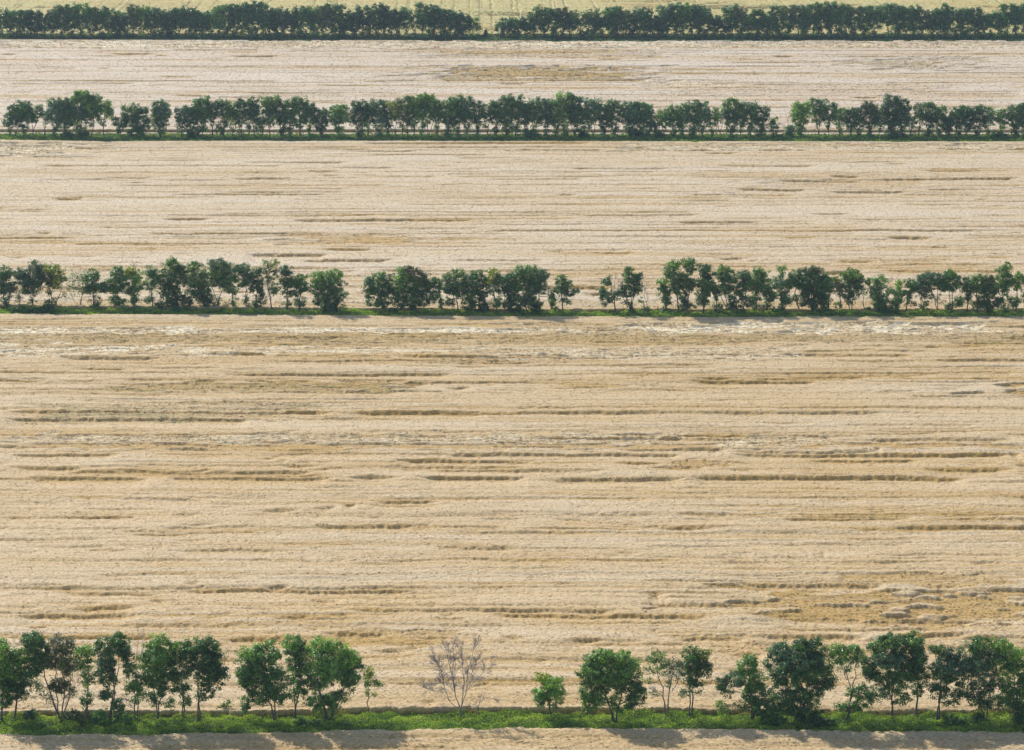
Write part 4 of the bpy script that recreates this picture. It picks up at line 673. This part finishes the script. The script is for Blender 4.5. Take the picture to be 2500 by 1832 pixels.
# --- third row: (base x, top y, half width, crown bottom y, tone, density)
ROW_C = [(22,281,13,322,'g',.7),(38,256,22,302,'m',1),(58,247,20,326,'d',1),(80,254,20,298,'m',.9),(110,266,12,302,'d',.6),(135,238,20,326,'g',.9),(160,236,22,331,'d',1),(198,219,34,318,'b',1),(224,230,20,300,'d',.8),(252,244,24,302,'b',.9),
 (292,285,13,322,'d',1),(318,255,22,330,'m',1),(345,258,20,328,'d',1),(392,246,27,324,'g',1),(443,262,18,322,'g',.9),(466,252,18,332,'d',1),(493,237,24,318,'m',1),(519,247,14,302,'d',.9),(545,245,18,296,'d',.9),(543,298,12,328,'d',1),
 (566,252,14,318,'b',.9),(587,240,16,324,'m',.9),(608,243,15,306,'g',.8),(622,238,12,322,'d',.9),(640,286,10,325,'d',1),(659,235,22,302,'b',1),(687,243,15,330,'d',1),(708,243,14,330,'m',1),(733,237,21,316,'d',1),(755,252,13,330,'d',1),(784,262,18,326,'d',1),(828,254,20,330,'m',1),
 (877,245,21,334,'d',1),(899,250,12,312,'m',.7),(925,244,20,332,'g',1),(948,257,13,325,'d',.9),(966,246,16,280,'y',.9),(982,240,15,318,'o',.6),(995,262,11,322,'o',.5),(1010,233,19,314,'b',1),(1030,234,14,322,'m',.9),(1046,230,19,300,'b',1),(1066,241,15,316,'d',1),(1093,241,17,330,'m',1),(1117,235,19,332,'d',1),(1140,236,17,326,'g',1),(1165,249,15,330,'d',1),(1189,250,14,308,'m',.8),(1211,244,15,326,'m',1),(1236,235,17,332,'d',1),
 (1259,231,22,318,'m',1),(1283,251,12,330,'d',1),(1303,242,17,332,'d',1),(1333,241,18,330,'g',1),(1355,243,14,332,'m',1),(1378,224,18,324,'b',.9),(1403,232,20,322,'d',.9),(1427,262,17,332,'d',1),(1448,241,19,300,'g',.9),(1474,252,16,326,'d',1),(1500,244,20,326,'m',.9),
 (1542,245,24,332,'g',1),(1563,250,20,330,'d',1),(1583,256,14,334,'m',1),(1600,290,12,330,'o',.6),(1619,264,14,320,'b',.8),(1645,259,16,326,'m',1),(1665,255,14,326,'m',1),(1692,247,18,333,'d',1),(1714,246,15,325,'g',.9),(1738,264,12,320,'d',.7),(1758,262,15,302,'m',.7),(1786,240,19,332,'b',1),(1808,249,14,320,'d',1),(1832,247,18,322,'m',.9),(1856,257,20,332,'d',.9),(1888,284,10,335,'m',1),
 (1955,246,20,334,'b',1),(1998,244,18,310,'d',.9),(2024,251,17,308,'d',.8),(2050,261,13,322,'m',.9),(2077,262,14,322,'d',.9),(2096,260,14,330,'d',1),(2124,247,19,330,'o',.9),(2145,257,14,322,'d',.9),(2176,229,24,331,'g',.9),(2202,240,20,332,'d',.95),(2224,286,12,326,'d',.7),(2243,251,11,318,'g',.6),(2267,247,20,332,'m',1),(2292,257,18,326,'d',1),(2316,282,13,330,'d',1),(2337,258,18,328,'m',1),(2359,257,16,318,'d',.95),(2385,257,20,328,'d',.9),(2412,261,13,322,'m',.85),(2445,264,12,326,'b',1),(2480,258,17,334,'m',1),(2502,252,14,334,'d',1)]
def auto_lobes(bx, top, hwid, bot, tone, r, gap=True):
    H_ = bot-top; L = []; nrow = max(2, int(round(H_/17.)))
    for j in range(nrow):
        f = (j+.5)/nrow; cy = top + H_*f
        wd = hwid*(0.62 + .5*math.sin(math.pi*min(1, f*1.15+.12)))*r.uniform(.85, 1.1)
        if f > .68: wd *= r.uniform(.6, .95)
        n = 1 if wd < 11 else 2
        if wd > 22 : n = 3 if f < .7 else 2
        for q in range(n):
            ox = (q-(n-1)/2)*wd*1.05/max(1, n-1)*.95 if n > 1 else r.normal(0, wd*.15)
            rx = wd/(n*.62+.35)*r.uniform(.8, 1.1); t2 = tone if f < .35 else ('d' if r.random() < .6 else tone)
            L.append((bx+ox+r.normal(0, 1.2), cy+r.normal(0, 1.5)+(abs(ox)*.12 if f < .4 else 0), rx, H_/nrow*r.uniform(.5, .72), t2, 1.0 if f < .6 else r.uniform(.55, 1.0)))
    return L
hsC = [t[3]-t[1] for t in ROW_C]
itC = [(t[0], size_word(-t[1], [-q[1] for q in ROW_C]), TONE[t[4]]) for t in ROW_C]
labC = label_row(itC, [(-99, 100, 'from the left edge', 'leftward from first gap'), (100, 275, 'rightward from first gap', 'leftward from second gap'), (275, 425, 'rightward from second gap', 'leftward from third gap'),
   (425, 1915, 'rightward from third gap', 'leftward from wide right gap'), (1915, 9999, 'rightward from wide right gap', 'from right edge')], 'third row up')
GB = {}
for i, (bx, tp, hw_, bt, tn, dn) in enumerate(ROW_C):
    r = np.random.default_rng(900+i); bt += 4
    t = tree('C', bx, 334+r.uniform(-1.5, 1.5), auto_lobes(bx, tp+2.5, hw_, bt, tn, r), 'tree', .36, dn*.95, 1 if r.random() < .6 else 2, BARK, .75, .7, 1000+i, .16)
    tag(t, labC[i], 'tree', 'trees of the third shelterbelt row')
t = tree('C', 1923, 336, [(1930,318,12,12,'g'),(1926,328,12,7,'d')], 'tree', .36, 1, 1, DEAD, .7, 1, 1201, .08, [(1924,320,1918,268),(1924,315,1908,300)])
tag(t, 'dead thin sapling rising from a grey bush in wide gap, third row up', 'tree', 'trees of the third shelterbelt row')
for i, (bx, rx, ry) in enumerate([(1903, 8, 5), (170, 20, 7), (205, 12, 9), (1560, 26, 9), (1610, 14, 7), (2440, 20, 7), (2190, 22, 7), (470, 16, 9), (1300, 18, 8), (1425, 14, 8)]):
    shrub(['dark shrub left of the grey bush in the wide right gap', 'wide low shrub beneath the tall left group of the third row', 'dark shrub at foot of the tallest left tree, third row',
           'wide dark shrub under the broad twin crowns, third row up', 'small shrub right of the broad twin crowns, third row up', 'low shrub at the foot of the narrow cone tree, third row',
           'dark shrub under the tallest tree right of wide gap, third row', 'low shrub just right of third gap, third row up', 'dark shrub near the middle of the third row up', 'dark shrub under the tallest centre tree of third row up'][i],
          bx, 338, [(bx-rx*.4, 336-ry, rx*.6, ry, 'd'), (bx+rx*.4, 337-ry*.8, rx*.6, ry*.8, 'd')], .36, 1300+i, 'shrubs under the third tree row', .6)

# --- farthest row: tops (x, y)
TOP_D = [(4,26),(20,18),(40,24),(62,21),(85,22),(105,32),(130,20),(152,14),(175,11),(197,11),(222,16),(245,14),(270,22),(290,33),(310,25),(328,10),(347,14),(368,19),(390,20),(412,22),(435,17),(455,17),(475,21),(493,24),(514,26),(534,13),(552,10),(572,14),(590,12),(606,8),(626,6),(642,10),(657,21),(674,17),(692,21),(710,22),(727,14),(746,18),(767,17),(790,11),(812,9),(828,15),
 (842,27),(863,22),(885,14),(905,21),(922,12),(938,14),(955,20),(973,23),(992,14),(1012,24),(1031,8),(1048,23),(1060,11),(1077,20),(1093,23),(1112,21),(1131,27),(1152,33),
 (1230,41),(1246,38),(1264,37),(1285,34),(1304,26),(1325,15),(1350,18),(1372,18),(1391,24),(1414,24),(1449,21),(1468,33),(1490,17),(1506,15),(1522,21),(1541,26),(1562,18),(1578,17),(1594,33),(1612,33),(1627,12),(1650,7),
 (1668,8),(1688,14),(1706,12),(1722,19),(1745,31),(1765,32),(1786,13),(1806,17),(1830,28),(1850,20),(1870,24),(1886,31),(1902,14),(1926,15),(1950,14),(1966,21),(1986,10),(2006,10),(2026,7),(2046,9),(2063,12),(2085,16),(2110,15),(2136,13),(2170,10),(2192,13),(2212,15),(2232,14),(2252,20),(2276,25),(2298,18),(2312,12),(2332,21),(2356,17),(2380,18),(2400,30),(2420,27),(2440,25),(2460,8),(2481,12),(2502,6)]
rD = np.random.default_rng(77)
tonesD = ['d' if q < .62 else 'm' if q < .80 else 'g' if q < .9 else 'o' for q in rD.random(len(TOP_D))]
itD = [(x, size_word(-y, [-q[1] for q in TOP_D]), TONE[t]) for (x, y), t in zip(TOP_D, tonesD)]
labD = label_row(itD, [(-99, 1200, 'from the left edge', 'leftward from the gap'), (1200, 1432, 'rightward from the gap', 'leftward from bare sapling'), (1432, 9999, 'rightward from bare sapling', 'from the right edge')], 'farthest row')
for i, (bx, tp) in enumerate(TOP_D):
    r = np.random.default_rng(1400+i); sparse = bx in (992, 1012, 1152, 1304, 1414, 347)
    prv = TOP_D[max(0, i-1)][0]; nx_ = TOP_D[min(len(TOP_D)-1, i+1)][0]; w_ = min(19, max(12, min(40, nx_-prv)*.42))*r.uniform(1.0, 1.25)
    t = tree('D', bx, 91+r.uniform(-1.2, .8), auto_lobes(bx, 19+(tp-18)*1.3+2.5, w_, r.uniform(86, 92), tonesD[i], r), 'tree', .46, .55 if sparse else 1.0, 1, BARK, .8, .5, 1600+i, .17)
    tag(t, labD[i], 'tree', 'trees of the farthest shelterbelt row')
t = tree('D', 1429, 92, [(1422,82,8,6,'d'),(1434,80,7,8,'d')], 'tree', .46, 1, 1, DEAD, .8, 1, 1801, .08, [(1430,75,1430,33),(1429,70,1422,42)])
tag(t, 'bare grey sapling in the narrow slit of the farthest row', 'tree', 'trees of the farthest shelterbelt row')
t = tree('D', 1186, 92, [(1186,75,2,3,'m'),(1186,81,5,4,'d'),(1186,87,6,4,'d')], 'tree', .36, 1.6, 1, BARK, .4, 1, 1802, .08)
tag(t, 'small cone-shaped bush standing alone in the gap of the farthest row', 'tree', 'trees of the farthest shelterbelt row')
t = tree('D', 1222, 92, [(1226,52,5,7,'m'),(1227,66,6,9,'d'),(1225,80,6,7,'d')], 'tree', .46, .9, 1, BARK, .8, 1, 1803, .12)
tag(t, 'short tree just right of the gap, edge of farthest row', 'tree', 'trees of the farthest shelterbelt row')

# ---------------------------------------------------------------- haze
hz = [(x, y, z) for z in (-1.0, 131.0) for x, y in ((-7300, -60), (7300, -60), (7300, 9300), (-7300, 9300))]
ho = add_mesh('haze', hz, [(0, 3, 2, 1), (4, 5, 6, 7), (0, 1, 5, 4), (1, 2, 6, 5), (2, 3, 7, 6), (3, 0, 4, 7)], [])
m, n, N, L = new_mat('haze_air'); pv = N('ShaderNodeVolumePrincipled'); pv.inputs['Color'].default_value = (0.66, 0.80, 1.0, 1)
pv.inputs['Density'].default_value = 0.00008; pv.inputs['Anisotropy'].default_value = 0.2
o = N('ShaderNodeOutputMaterial'); L(pv.outputs[0], o.inputs['Volume']); ho.data.materials.append(m); tag(ho, 'thin pale air haze over the fields', 'haze', kind='stuff')
